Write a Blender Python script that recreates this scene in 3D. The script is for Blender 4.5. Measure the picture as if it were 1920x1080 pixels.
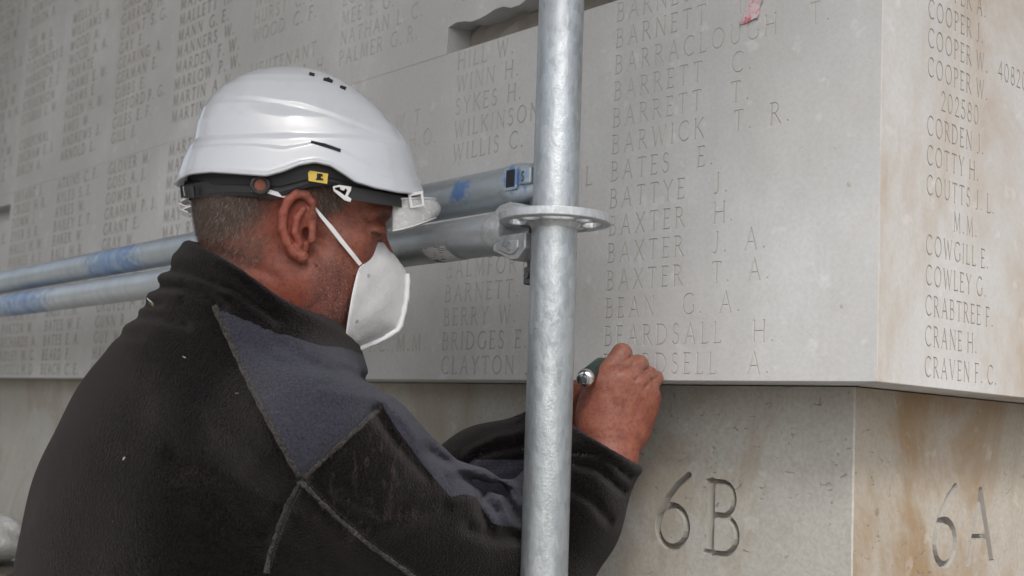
import bpy, bmesh, math, random, time
import numpy as np
from mathutils import Vector, Matrix, geometry
from mathutils.bvhtree import BVHTree
T0 = time.time()
for o in list(bpy.data.objects): bpy.data.objects.remove(o)
random.seed(7); RNG = np.random.default_rng(7)
SC = bpy.context.scene
COL = SC.collection

# ------------------------------------------------------------------ camera
EYE = np.array([0.0, 0.0, 1.40])
FPX = 2285.0
PITCH, ROLL = math.radians(6.5), math.radians(2.8)
CF = np.array([0, math.cos(PITCH), math.sin(PITCH)])
_u0 = np.array([0, -math.sin(PITCH), math.cos(PITCH)]); _r0 = np.array([1.0, 0, 0])
CR = math.cos(ROLL)*_r0 + math.sin(ROLL)*_u0
CU = -math.sin(ROLL)*_r0 + math.cos(ROLL)*_u0
cam_d = bpy.data.cameras.new('camera'); cam = bpy.data.objects.new('camera', cam_d); COL.objects.link(cam)
cam_d.sensor_width = 36.0; cam_d.lens = FPX/1920*36.0; cam_d.clip_start = 0.02; cam_d.clip_end = 500
cam.matrix_world = Matrix(((CR[0], CU[0], -CF[0], EYE[0]), (CR[1], CU[1], -CF[1], EYE[1]), (CR[2], CU[2], -CF[2], EYE[2]), (0, 0, 0, 1)))
cam_d.dof.use_dof = True; cam_d.dof.focus_distance = 1.46; cam_d.dof.aperture_fstop = 6.5
SC.camera = cam

# ------------------------------------------------------------------ sky, sun, exposure
SUN_DIR = np.array([0.0, -0.75, 0.80]); SUN_DIR = SUN_DIR/np.linalg.norm(SUN_DIR)
world = bpy.data.worlds.new('World'); SC.world = world; world.use_nodes = True
wn = world.node_tree.nodes; wl = world.node_tree.links; wn.clear()
sky = wn.new('ShaderNodeTexSky'); sky.sky_type = 'NISHITA'; sky.sun_disc = False
sky.sun_elevation = math.asin(SUN_DIR[2]); sky.sun_rotation = math.atan2(SUN_DIR[0], SUN_DIR[1])
sky.air_density = 1.0; sky.dust_density = 4.0; sky.ozone_density = 1.0
hs = wn.new('ShaderNodeHueSaturation'); hs.inputs['Saturation'].default_value = 0.42
bg = wn.new('ShaderNodeBackground'); bg.inputs['Strength'].default_value = 0.15
wo = wn.new('ShaderNodeOutputWorld')
wl.new(sky.outputs[0], hs.inputs['Color']); wl.new(hs.outputs[0], bg.inputs['Color']); wl.new(bg.outputs[0], wo.inputs['Surface'])
sun_d = bpy.data.lights.new('sun', 'SUN'); sun_d.energy = 1.5; sun_d.angle = math.radians(12); sun_d.color = (1.0, 0.98, 0.95)
sun = bpy.data.objects.new('sun', sun_d); COL.objects.link(sun)
sun.rotation_euler = Vector(SUN_DIR).to_track_quat('Z', 'Y').to_euler(); sun.location = (-3, -3, 6)
vs = SC.view_settings; vs.view_transform = 'Standard'; vs.look = 'None'; vs.exposure = 0.53; vs.gamma = 1.0; vs.use_curve_mapping = False

# ------------------------------------------------------------------ projection helpers
def ray(px, py): return CF*FPX + CR*(px-960) - CU*(py-540)
def W(px, py, Y):
    d = ray(px, py); return EYE + d*(Y/d[1])
def PX(P):
    P = np.atleast_2d(P) - EYE
    z = P@CF
    return np.stack([960+FPX*(P@CR)/z, 540-FPX*(P@CU)/z], 1)
def nrm(v): v = np.asarray(v, float); return v/np.linalg.norm(v)

# ------------------------------------------------------------------ object helpers
def tag(o, label=None, cat=None, group=None, kind=None):
    if label: o['label'] = label
    if cat: o['category'] = cat
    if group: o['group'] = group
    if kind: o['kind'] = kind
    return o
def thing(name, label, cat, loc, group=None):
    o = bpy.data.objects.new(name, None); COL.objects.link(o); o.location = Vector(loc); o.empty_display_size = 0.05
    return tag(o, label, cat, group)
def base_of(parent):
    p = np.zeros(3)
    while parent is not None:
        p = p + np.array(parent.location); parent = parent.parent
    return p
def mk(name, V, F, mats, parent=None, fm=None, smooth=False, loc=None):
    """mesh object from WORLD coordinates; placed under parent (an Empty or mesh) without moving it"""
    V = np.asarray(V, dtype=np.float64).reshape(-1, 3)
    me = bpy.data.meshes.new(name)
    b = base_of(parent); l = np.array(loc if loc is not None else (b if parent is not None else V.mean(0)))
    me.from_pydata((V-l).tolist(), [], [list(map(int, f)) for f in F] if not isinstance(F, np.ndarray) else F.tolist())
    if not isinstance(mats, (list, tuple)): mats = [mats]
    for m in mats: me.materials.append(m)
    if fm is not None: me.polygons.foreach_set('material_index', np.asarray(fm, dtype=np.int32))
    if smooth: me.polygons.foreach_set('use_smooth', np.ones(len(me.polygons), bool))
    me.update()
    o = bpy.data.objects.new(name, me); COL.objects.link(o)
    if parent is not None:
        o.parent = parent; o.location = Vector(l-b)
    else: o.location = Vector(l)
    return o
class MB:
    def __init__(s): s.V = []; s.F = []; s.M = []
    def add(s, V, F, m=0):
        k = len(s.V); s.V += [tuple(v) for v in V]; s.F += [tuple(i+k for i in f) for f in F]; s.M += [m]*len(F); return s
    def box(s, c, ax, ay, az, m=0, bev=0.0):
        """box with centre c and half-extent vectors"""
        c, ax, ay, az = map(np.asarray, (c, ax, ay, az))
        if bev <= 0:
            V = [c+i*ax+j*ay+k*az for i in (-1, 1) for j in (-1, 1) for k in (-1, 1)]
            F = [(0, 1, 3, 2), (4, 6, 7, 5), (0, 4, 5, 1), (2, 3, 7, 6), (0, 2, 6, 4), (1, 5, 7, 3)]
            return s.add(V, F, m)
        bm = bmesh.new(); bmesh.ops.create_cube(bm, size=2.0)
        la, lb, lc = (np.linalg.norm(q) for q in (ax, ay, az))
        for v in bm.verts: v.co = Vector((v.co.x*la, v.co.y*lb, v.co.z*lc))
        bmesh.ops.bevel(bm, geom=bm.edges[:], offset=bev, segments=2, affect='EDGES', profile=0.5)
        bm.verts.index_update()
        V = [c + v.co.x*ax/la + v.co.y*ay/lb + v.co.z*az/lc for v in bm.verts]
        F = [[v.index for v in f.verts] for f in bm.faces]; bm.free()
        return s.add(V, F, m)
    def tube(s, pts, rad, n=12, m=0, caps=True, flat=None):
        pts = [np.asarray(p, float) for p in pts]; N = len(pts)
        rad = [rad]*N if np.isscalar(rad) else list(rad)
        tang = []
        for i in range(N):
            a = pts[max(i-1, 0)]; b = pts[min(i+1, N-1)]; tang.append(nrm(b-a))
        up = np.array([0, 0, 1.0]) if abs(tang[0][2]) < .9 else np.array([1.0, 0, 0])
        x = nrm(np.cross(up, tang[0])); V = []
        for i in range(N):
            x = nrm(x-tang[i]*(x@tang[i])); y = np.cross(tang[i], x)
            for k in range(n):
                a = 2*math.pi*k/n; V.append(pts[i]+rad[i]*(math.cos(a)*x+math.sin(a)*y))
        F = []
        for i in range(N-1):
            for k in range(n):
                k2 = (k+1) % n; F.append((i*n+k, i*n+k2, (i+1)*n+k2, (i+1)*n+k))
        if caps: F.append(tuple(range(n-1, -1, -1))); F.append(tuple((N-1)*n+k for k in range(n)))
        return s.add(V, F, m)
    def build(s, name, mats, parent=None, smooth=False, loc=None):
        o = mk(name, s.V, s.F, mats, parent, s.M, False, loc)
        if smooth: auto_smooth(o)
        return o
def auto_smooth(o, deg=38):
    me = o.data; bm = bmesh.new(); bm.from_mesh(me); lim = math.radians(deg)
    for f in bm.faces: f.smooth = True
    for e in bm.edges:
        if len(e.link_faces) == 2 and e.calc_face_angle(0.0) > lim: e.smooth = False
    bm.to_mesh(me); bm.free()

# ------------------------------------------------------------------ node helpers
def new_mat(name):
    m = bpy.data.materials.new(name); m.use_nodes = True; nt = m.node_tree
    return m, nt, nt.nodes['Principled BSDF']
class NT:
    def __init__(s, nt): s.nt = nt
    def n(s, t, **kw):
        k = s.nt.nodes.new(t)
        for a, b in kw.items():
            if hasattr(k, a): setattr(k, a, b)
        return k
    def l(s, a, b): s.nt.links.new(a, b)
    def val(s, sock, v):
        if isinstance(v, bpy.types.NodeSocket): s.l(v, sock)
        else: sock.default_value = v
    def pos(s): return s.n('ShaderNodeNewGeometry').outputs['Position']
    def obj(s): return s.n('ShaderNodeTexCoord').outputs['Object']
    def noise(s, vec, scale, detail=4, rough=.55, dist=0.0):
        k = s.n('ShaderNodeTexNoise'); s.l(vec, k.inputs['Vector'])
        k.inputs['Scale'].default_value = scale; k.inputs['Detail'].default_value = detail; k.inputs['Roughness'].default_value = rough
        k.inputs['Distortion'].default_value = dist; return k.outputs['Fac']
    def vor(s, vec, scale, feature='F1', rnd=1.0, out='Distance'):
        k = s.n('ShaderNodeTexVoronoi'); k.feature = feature; s.l(vec, k.inputs['Vector']); k.inputs['Scale'].default_value = scale
        k.inputs['Randomness'].default_value = rnd; return k.outputs[out]
    def scl(s, vec, v):
        k = s.n('ShaderNodeMapping'); s.l(vec, k.inputs['Vector']); k.inputs['Scale'].default_value = v; return k.outputs[0]
    def ramp(s, fac, a, b, lo=0.0, hi=1.0):
        k = s.n('ShaderNodeMapRange'); k.interpolation_type = 'SMOOTHSTEP'; s.l(fac, k.inputs[0])
        for i, v in zip((1, 2, 3, 4), (a, b, lo, hi)): k.inputs[i].default_value = v
        return k.outputs[0]
    def mix(s, fac, a, b, mode='MIX'):
        k = s.n('ShaderNodeMix'); k.data_type = 'RGBA'; k.blend_type = mode
        s.val(k.inputs[0], fac); s.val(k.inputs[6], a if not isinstance(a, tuple) else (*a, 1)); s.val(k.inputs[7], b if not isinstance(b, tuple) else (*b, 1))
        return k.outputs[2]
    def math(s, op, a, b=0.0, clamp=False):
        k = s.n('ShaderNodeMath'); k.operation = op; k.use_clamp = clamp; s.val(k.inputs[0], a); s.val(k.inputs[1], b); return k.outputs[0]
    def bump(s, h, strength, dist, normal=None):
        k = s.n('ShaderNodeBump'); s.l(h, k.inputs['Height']); k.inputs['Strength'].default_value = strength; k.inputs['Distance'].default_value = dist
        if normal is not None: s.l(normal, k.inputs['Normal'])
        return k.outputs[0]
    def sep(s, v):
        k = s.n('ShaderNodeSeparateXYZ'); s.l(v, k.inputs[0]); return k.outputs
    def dist_to(s, vec, p):
        k = s.n('ShaderNodeVectorMath'); k.operation = 'DISTANCE'; s.l(vec, k.inputs[0]); k.inputs[1].default_value = p; return k.outputs['Value']

def stone_mat(name, base, dark, stain, stain_amt, pit, rough_bump=.35, streak=.3, seed=0.0, st_lo=.46, st_hi=.66, st_sc=(4.2, 4.2, 1.9), speck=.22):
    m, nt, b = new_mat(name); N = NT(nt); p0 = N.pos()
    mp = N.n('ShaderNodeMapping'); N.l(p0, mp.inputs['Vector']); mp.inputs['Location'].default_value = (seed, seed*1.7, seed*.6); p = mp.outputs[0]
    big = N.noise(p, 2.3, 4, .6); mid = N.noise(p, 14, 5, .62); fine = N.noise(p, 190, 3, .6);
    c = N.mix(N.ramp(big, .32, .68), base, dark)
    c = N.mix(N.math('MULTIPLY', N.ramp(mid, .4, .75), .45), c, dark)
    # weather streaks run down the stone
    st = N.noise(N.scl(p, (9, 9, .55)), 1.0, 4, .6, .4)
    c = N.mix(N.math('MULTIPLY', N.ramp(st, .48, .72), streak), c, dark)
    s1 = N.noise(N.scl(p, st_sc), 1.0, 6, .66, .6)
    c = N.mix(N.math('MULTIPLY', N.ramp(s1, st_lo, st_hi), stain_amt), c, stain)
    c = N.mix(N.math('MULTIPLY', N.ramp(N.noise(p, 31, 3), .62, .72), .30), c, tuple(min(1, q*1.22) for q in base))
    c = N.mix(N.math('MULTIPLY', N.ramp(fine, .3, .75), speck), c, tuple(q*.72 for q in dark))
    # small irregular pits and shell marks
    pm = N.math('MULTIPLY', N.ramp(N.noise(N.scl(p, (1, 1, 1.5)), 62, 4, .72, .9), .655-.03*pit, .70-.03*pit), N.ramp(N.noise(p, 6, 2), .42, .56))
    c = N.mix(N.math('MULTIPLY', pm, .7*min(1, pit)), c, tuple(q*.42 for q in dark))
    N.l(c, b.inputs['Base Color']); b.inputs['Roughness'].default_value = .92; b.inputs['Specular IOR Level'].default_value = .2
    h = N.math('ADD', N.math('MULTIPLY', mid, .5), N.math('MULTIPLY', fine, .25))
    if pit > .5: h = N.math('SUBTRACT', h, N.math('MULTIPLY', pm, 1.2*pit))
    N.l(N.bump(h, rough_bump, .0035), b.inputs['Normal'])
    return m
M = {}
M['panel'] = stone_mat('panel_stone', (.61, .612, .612), (.475, .475, .472), (.48, .455, .425), .36, .2, .34, .6, 0.0)
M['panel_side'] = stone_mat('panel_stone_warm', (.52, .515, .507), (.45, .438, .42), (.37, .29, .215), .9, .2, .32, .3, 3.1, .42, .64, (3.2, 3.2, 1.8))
M['plinth'] = stone_mat('plinth_stone', (.46, .45, .425), (.375, .36, .325), (.31, .26, .19), .55, .8, .55, .4, 1.3, .48, .60, (5, 5, 3), .45)
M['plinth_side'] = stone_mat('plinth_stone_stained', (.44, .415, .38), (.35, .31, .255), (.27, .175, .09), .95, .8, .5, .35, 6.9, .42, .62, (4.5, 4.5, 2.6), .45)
M['groove'] = stone_mat('groove_clean', (.47, .455, .43), (.39, .378, .355), (.39, .35, .31), .2, .1, .2, .2, 2.0)
M['groove_dirt_shade'] = stone_mat('groove_weathered_shade', (.34, .315, .285), (.28, .258, .23), (.27, .24, .205), .3, .1, .2, .2, 2.4)  # dirt in the letters, and the painted shade of the slot bed
M['groove_plinth'] = stone_mat('groove_plinth', (.36, .345, .315), (.29, .275, .25), (.27, .23, .18), .3, .1, .2, .2, 2.9)
M['mortar'] = stone_mat('mortar', (.42, .40, .36), (.34, .32, .29), (.3, .27, .22), .3, .4, .4, .1, 8.0)

# ------------------------------------------------------------------ carved roman capitals: strokes -> contours -> V-cut tiles
TK, TN, SR = .047, .031, .021
def arc(cx, cy, rx, ry, a0, a1, n=22):
    return [(cx+rx*math.cos(math.radians(a0+(a1-a0)*i/n)), cy+ry*math.sin(math.radians(a0+(a1-a0)*i/n))) for i in range(n+1)]
def sf(x, y, w=.085): return ([(x-w, y), (x+w, y)], SR)
G = {}
G['I'] = (.22, [([(.11, 0), (.11, 1)], TK), sf(.11, 0), sf(.11, 1)])
G['A'] = (.80, [([(.08, 0), (.40, 1)], TN), ([(.40, 1), (.72, 0)], TK), ([(.19, .36), (.61, .36)], TN), sf(.08, 0, .07), sf(.72, 0, .07)])
G['B'] = (.60, [([(.10, 0), (.10, 1)], TK), ([(.02, 1), (.10, 1)]+arc(.28, .765, .20, .235, 90, -90)+[(.10, .53)], TN), ([(.10, .53), (.28, .53)]+arc(.30, .265, .24, .265, 90, -90)+[(.02, 0)], .036)])
G['C'] = (.78, [(arc(.46, .5, .40, .5, 52, 308), .040), ([(.70, .93), (.71, .78)], SR)])
G['D'] = (.80, [([(.10, 0), (.10, 1)], TK), ([(.02, 1), (.28, 1)]+arc(.28, .5, .45, .5, 90, -90)+[(.02, 0)], .037)])
G['E'] = (.54, [([(.10, 0), (.10, 1)], TK), ([(.02, 1), (.46, 1), (.47, .91)], TN), ([(.10, .53), (.40, .53)], TN), ([(.02, 0), (.47, 0), (.49, .1)], TN)])
G['F'] = (.52, [([(.10, 0), (.10, 1)], TK), ([(.02, 1), (.46, 1), (.47, .91)], TN), ([(.10, .52), (.40, .52)], TN), sf(.10, 0)])
G['G'] = (.82, [(arc(.46, .5, .40, .5, 52, 318), .040), ([(.74, .13), (.74, .40)], TK), sf(.74, .42, .08)])
G['H'] = (.78, [([(.10, 0), (.10, 1)], TK), ([(.68, 0), (.68, 1)], TK), ([(.10, .52), (.68, .52)], TN), sf(.10, 0), sf(.10, 1), sf(.68, 0), sf(.68, 1)])
G['J'] = (.42, [([(.30, 1), (.30, .20)]+arc(.14, .20, .16, .22, 0, -110, 12), TK), sf(.30, 1)])
G['K'] = (.68, [([(.10, 0), (.10, 1)], TK), ([(.60, 1), (.10, .46)], TN), ([(.24, .60), (.66, 0)], TK), sf(.10, 0), sf(.10, 1), sf(.60, 1, .06)])
G['L'] = (.52, [([(.10, 0), (.10, 1)], TK), ([(.02, 0), (.47, 0), (.49, .1)], TN), sf(.10, 1)])
G['M'] = (.94, [([(.12, 0), (.17, 1)], TN), ([(.17, 1), (.47, .08)], TK), ([(.47, .08), (.77, 1)], TN), ([(.77, 1), (.83, 0)], TK), sf(.12, 0, .07), sf(.83, 0, .07)])
G['N'] = (.80, [([(.11, 0), (.11, 1)], TN), ([(.11, 1), (.69, 0)], TK), ([(.69, 0), (.69, 1)], TN), sf(.11, 0, .07), sf(.69, 1, .07), ([(.02, 1), (.11, 1)], SR)])
G['O'] = (.88, [(arc(.44, .5, .38, .5, 0, 360, 40), .041)])
G['P'] = (.57, [([(.10, 0), (.10, 1)], TK), ([(.02, 1), (.26, 1)]+arc(.27, .74, .23, .26, 90, -90)+[(.12, .48)], .036), sf(.10, 0)])
G['Q'] = (.88, [(arc(.44, .5, .38, .5, 0, 360, 40), .041), ([(.48, .08), (.80, -.14)], TN)])
G['R'] = (.66, [([(.10, 0), (.10, 1)], TK), ([(.02, 1), (.26, 1)]+arc(.27, .755, .22, .245, 90, -90)+[(.12, .51)], .036), ([(.27, .51), (.63, 0)], TK), sf(.10, 0), sf(.62, 0, .05)])
G['S'] = (.52, [(arc(.26, .755, .175, .235, 30, 260, 16)+arc(.25, .265, .20, .265, 82, -150, 18), .040)])
G['T'] = (.66, [([(.33, 0), (.33, 1)], TK), ([(.05, .90), (.06, 1), (.60, 1), (.61, .90)], TN), sf(.33, 0)])
G['U'] = (.76, [([(.11, 1), (.11, .30)]+arc(.38, .30, .27, .30, 180, 360, 16)+[(.65, 1)], .040), sf(.11, 1), sf(.65, 1)])
G['V'] = (.76, [([(.07, 1), (.38, 0)], TK), ([(.38, 0), (.69, 1)], TN), sf(.07, 1, .07), sf(.69, 1, .07)])
G['W'] = (1.06, [([(.07, 1), (.31, 0)], TK), ([(.31, 0), (.53, .95)], TN), ([(.53, .95), (.77, 0)], TK), ([(.77, 0), (1.0, 1)], TN), sf(.07, 1, .07), sf(1.0, 1, .06)])
G['X'] = (.74, [([(.08, 1), (.66, 0)], TK), ([(.66, 1), (.08, 0)], TN), sf(.08, 1, .06), sf(.66, 1, .06), sf(.08, 0, .06), sf(.66, 0, .06)])
G['Y'] = (.70, [([(.06, 1), (.35, .5)], TK), ([(.64, 1), (.35, .5)], TN), ([(.35, .5), (.35, 0)], TK), sf(.35, 0), sf(.06, 1, .06), sf(.64, 1, .06)])
G['Z'] = (.66, [([(.08, .9), (.08, 1), (.58, 1)], TN), ([(.58, 1), (.06, 0)], TK), ([(.06, 0), (.58, 0), (.60, .1)], TN)])
G['.'] = (.20, [([(.10, .05), (.101, .05)], .055)])
G[','] = (.20, [([(.10, .05), (.07, -.08)], .04)])
G['-'] = (.36, [([(.05, .45), (.31, .45)], TN)])
G['0'] = (.66, [(arc(.33, .5, .27, .5, 0, 360, 40), .041)])
G['2'] = (.58, [(arc(.28, .73, .22, .27, 160, -25, 14)+[(.06, 0)], .040), ([(.06, 0), (.53, 0)], .038)])
G['4'] = (.62, [([(.44, 0), (.44, 1), (.05, .30), (.58, .30)], .038)])
G['5'] = (.56, [([(.48, 1), (.14, 1), (.11, .58)], .037), (arc(.24, .30, .25, .30, 118, -150, 18), .040)])
G['6'] = (.66, [(arc(.33, .30, .27, .30, 0, 360, 34), .041), ([(.60, 1.06), (.40, .90), (.22, .68), (.11, .45), (.065, .30)], .041)])
G['8'] = (.60, [(arc(.30, .75, .20, .25, 0, 360, 30), .040), (arc(.30, .26, .25, .27, 0, 360, 30), .041)])

YB, YT = -.175, 1.175
def glyph_sdf(strokes, X, Y):
    D = np.full(X.shape, 9.0)
    for pts, hw in strokes:
        for (ax, ay), (bx, by) in zip(pts[:-1], pts[1:]):
            dx, dy = bx-ax, by-ay; L = dx*dx+dy*dy+1e-12
            t = np.clip(((X-ax)*dx+(Y-ay)*dy)/L, 0, 1)
            D = np.minimum(D, np.hypot(X-ax-t*dx, Y-ay-t*dy)-hw)
    return D
def contours(D, xs, ys, iso):
    S = D < iso; segs = {}
    nx, ny = len(xs), len(ys)
    mixed = (S[:-1, :-1] != S[1:, :-1]) | (S[:-1, :-1] != S[:-1, 1:]) | (S[1:, 1:] != S[1:, :-1]) | (S[1:, 1:] != S[:-1, 1:])
    def ep(i, j, i2, j2):
        a, b = D[j, i]-iso, D[j2, i2]-iso; t = a/(a-b)
        return (xs[i]+t*(xs[i2]-xs[i]), ys[j]+t*(ys[j2]-ys[j]))
    adj = {}; pos = {}
    for j, i in zip(*np.nonzero(mixed)):
        e = []
        for (a, b, c, d) in ((i, j, i+1, j), (i+1, j, i+1, j+1), (i, j+1, i+1, j+1), (i, j, i, j+1)):
            if S[b, a] != S[d, c]:
                k = (a, b, c, d); e.append(k)
                if k not in pos: pos[k] = ep(a, b, c, d)
        if len(e) == 4: prs = ((e[0], e[1]), (e[2], e[3]))
        else: prs = ((e[0], e[1]),)
        for p, q in prs: adj.setdefault(p, []).append(q); adj.setdefault(q, []).append(p)
    loops = []; seen = set()
    for k in adj:
        if k in seen: continue
        lp = [k]; seen.add(k); cur = k
        while True:
            nx_ = [q for q in adj[cur] if q not in seen]
            if not nx_: break
            cur = nx_[0]; seen.add(cur); lp.append(cur)
        loops.append(np.array([pos[q] for q in lp]))
    return loops
def dp(P, tol):
    def rec(a, b):
        if b-a < 2: return []
        d = P[b]-P[a]; L = np.hypot(*d)+1e-12; q = P[a+1:b]-P[a]
        h = np.abs(q[:, 0]*d[1]-q[:, 1]*d[0])/L if L > 1e-9 else np.hypot(q[:, 0], q[:, 1])
        k = int(h.argmax())
        if h[k] < tol: return []
        k += a+1; return rec(a, k)+[k]+rec(k, b)
    n = len(P); far = int(np.hypot(*(P-P[0]).T).argmax()); P = np.vstack([P, P[:1]])
    idx = [0]+rec(0, far)+[far]+rec(far, n)
    return P[sorted(set(idx))]
_tiles = {}
def tile(ch, wt=1.0, depth=.024, tol=.006):
    """V-cut letter in a flat rectangular tile, unit = cap height: verts (x, y, z), tris, groove flags, width"""
    key = (ch, wt, depth)
    if key in _tiles: return _tiles[key]
    w, st = G[ch]; st = [(p, h*wt) for p, h in st]
    res = 1/70
    xs = np.arange(-.10, w+.10+res, res); ys = np.arange(YB+.01, YT-.005, res)
    X, Y = np.meshgrid(xs, ys); D = glyph_sdf(st, X, Y)
    D[0, :] = D[-1, :] = np.maximum(D[0, :], .02); D[:, 0] = D[:, -1] = .05
    x0, x1 = xs[0]-.004, xs[-1]+.004
    V = [(x0, YB), (x1, YB), (x1, YT), (x0, YT)]; E = [(0, 1), (1, 2), (2, 3), (3, 0)]; Z = [0, 0, 0, 0]
    for iso, z in ((0.0, 0.0), (-.62*.035*wt, -depth*wt)):
        for lp in contours(D, xs, ys, iso):
            if len(lp) < 6: continue
            lp = dp(lp, tol*(1 if z == 0 else .8))
            if len(lp) < 3: continue
            k = len(V); V += [tuple(q) for q in lp]; Z += [z]*len(lp); E += [(k+i, k+(i+1) % len(lp)) for i in range(len(lp))]
    r = geometry.delaunay_2d_cdt([Vector(v) for v in V], E, [], 0, 1e-5)
    vo = np.array([[v.x, v.y] for v in r[0]]); zo = np.array([min((Z[q] for q in ov), default=0) for ov in r[3]])
    tris = np.array([list(f) for f in r[2]]); cen = vo[tris].mean(1)
    g = glyph_sdf(st, cen[:, 0], cen[:, 1]) < 0.002
    out = (np.column_stack([vo, zo]), tris, g, x0, x1)
    _tiles[key] = out; return out

class Face:
    """a flat stone face (x to the reader's right, y up) assembled from letter tiles and plain rectangles"""
    def __init__(s): s.V = []; s.T = []; s.M = []; s.n = 0
    def rect(s, x0, y0, x1, y1, m=0):
        if x1-x0 < 1e-6 or y1-y0 < 1e-6: return
        s.V.append(np.array([[x0, y0, 0], [x1, y0, 0], [x1, y1, 0], [x0, y1, 0]])); s.T.append(np.array([[0, 1, 2], [0, 2, 3]])+s.n); s.M.append(np.array([m, m])); s.n += 4
    def line(s, text, x, y, cap, xs, track, xmax, gm, wt=1.0, sp=.55, dep=.024):
        """returns (start, end) of the tiles set on baseline y"""
        x_start = None; cur = x; lo, hi = y+YB*cap, y+YT*cap
        for ch in text:
            if ch == ' ': 
                w = sp*cap*xs
                if x_start is not None: s.rect(cur, lo, cur+w, hi)
                cur += w; continue
            v, t, g, x0, x1 = tile(ch, wt, dep); w = (x1-x0)*cap*xs
            if cur+w > xmax: break
            if x_start is None: x_start = cur
            P = v.copy(); P[:, 0] = (P[:, 0]-x0)*cap*xs+cur; P[:, 1] = y+P[:, 1]*cap; P[:, 2] *= cap
            s.V.append(P); s.T.append(t+s.n); s.M.append(np.where(g, gm, 0)); s.n += len(P)
            cur += w
            tr = track*cap*xs; s.rect(cur, lo, cur+tr, hi); cur += tr
        return x_start, cur
    def strip(s, x0, x1, y0, y1, rows):
        """rows: list of dict(y, text, x, cap, xs, track, gm) inside the rectangle; fills everything else flat"""
        yy = y0
        for r in sorted(rows, key=lambda q: q['y']):
            lo, hi = r['y']+YB*r['cap'], r['y']+YT*r['cap']
            if lo < yy-1e-6 or hi > y1+1e-6: continue
            st, en = s.line(r['text'], r['x'], r['y'], r['cap'], r['xs'], r['track'], x1-.001, r['gm'], r.get('wt', 1.0), r.get('sp', .55), r.get('dep', .024))
            if st is None: continue
            s.rect(x0, yy, x1, lo); s.rect(x0, lo, st, hi); s.rect(en, lo, x1, hi); yy = hi
        s.rect(x0, yy, x1, y1)
    def get(s, fn):
        V = np.vstack(s.V); return fn(V), np.vstack(s.T), np.concatenate(s.M)

# ------------------------------------------------------------------ the memorial wall
AZ = math.radians(41)
WV = np.array([-math.sin(AZ), math.cos(AZ), 0]); NV = np.array([math.cos(AZ), math.sin(AZ), 0]); UP = np.array([0, 0, 1.0])
CORNER = EYE + np.array([0.379096, 1.251153, 0.064164])          # corner of the upper panels, on their bottom edge
RECESS = .075
CORNER_LO = CORNER + RECESS*(NV+WV)
GROUND = np.array([0, 0, 0.0])
def fr(V, c=CORNER): V = np.atleast_2d(V); return c - V[:, :1]*WV + V[:, 1:2]*UP - V[:, 2:3]*NV     # (x=-s, y=z, out)
def rt(V, c=CORNER): V = np.atleast_2d(V); return c + V[:, :1]*NV + V[:, 1:2]*UP - V[:, 2:3]*WV
ZC = [0.0, .500, .945, 1.39, 1.84]
SB = [0, .42, .757, 1.092, 1.409, 1.735, 2.062, 2.37, 2.66, 2.98, 3.30, 3.62, 3.94]
CS = [.397, .731, 1.065, 1.38, 1.71, 2.02, 2.33, 2.635, 2.95, 3.27, 3.59, 3.91]
PITCH_Z = .0355
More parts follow.
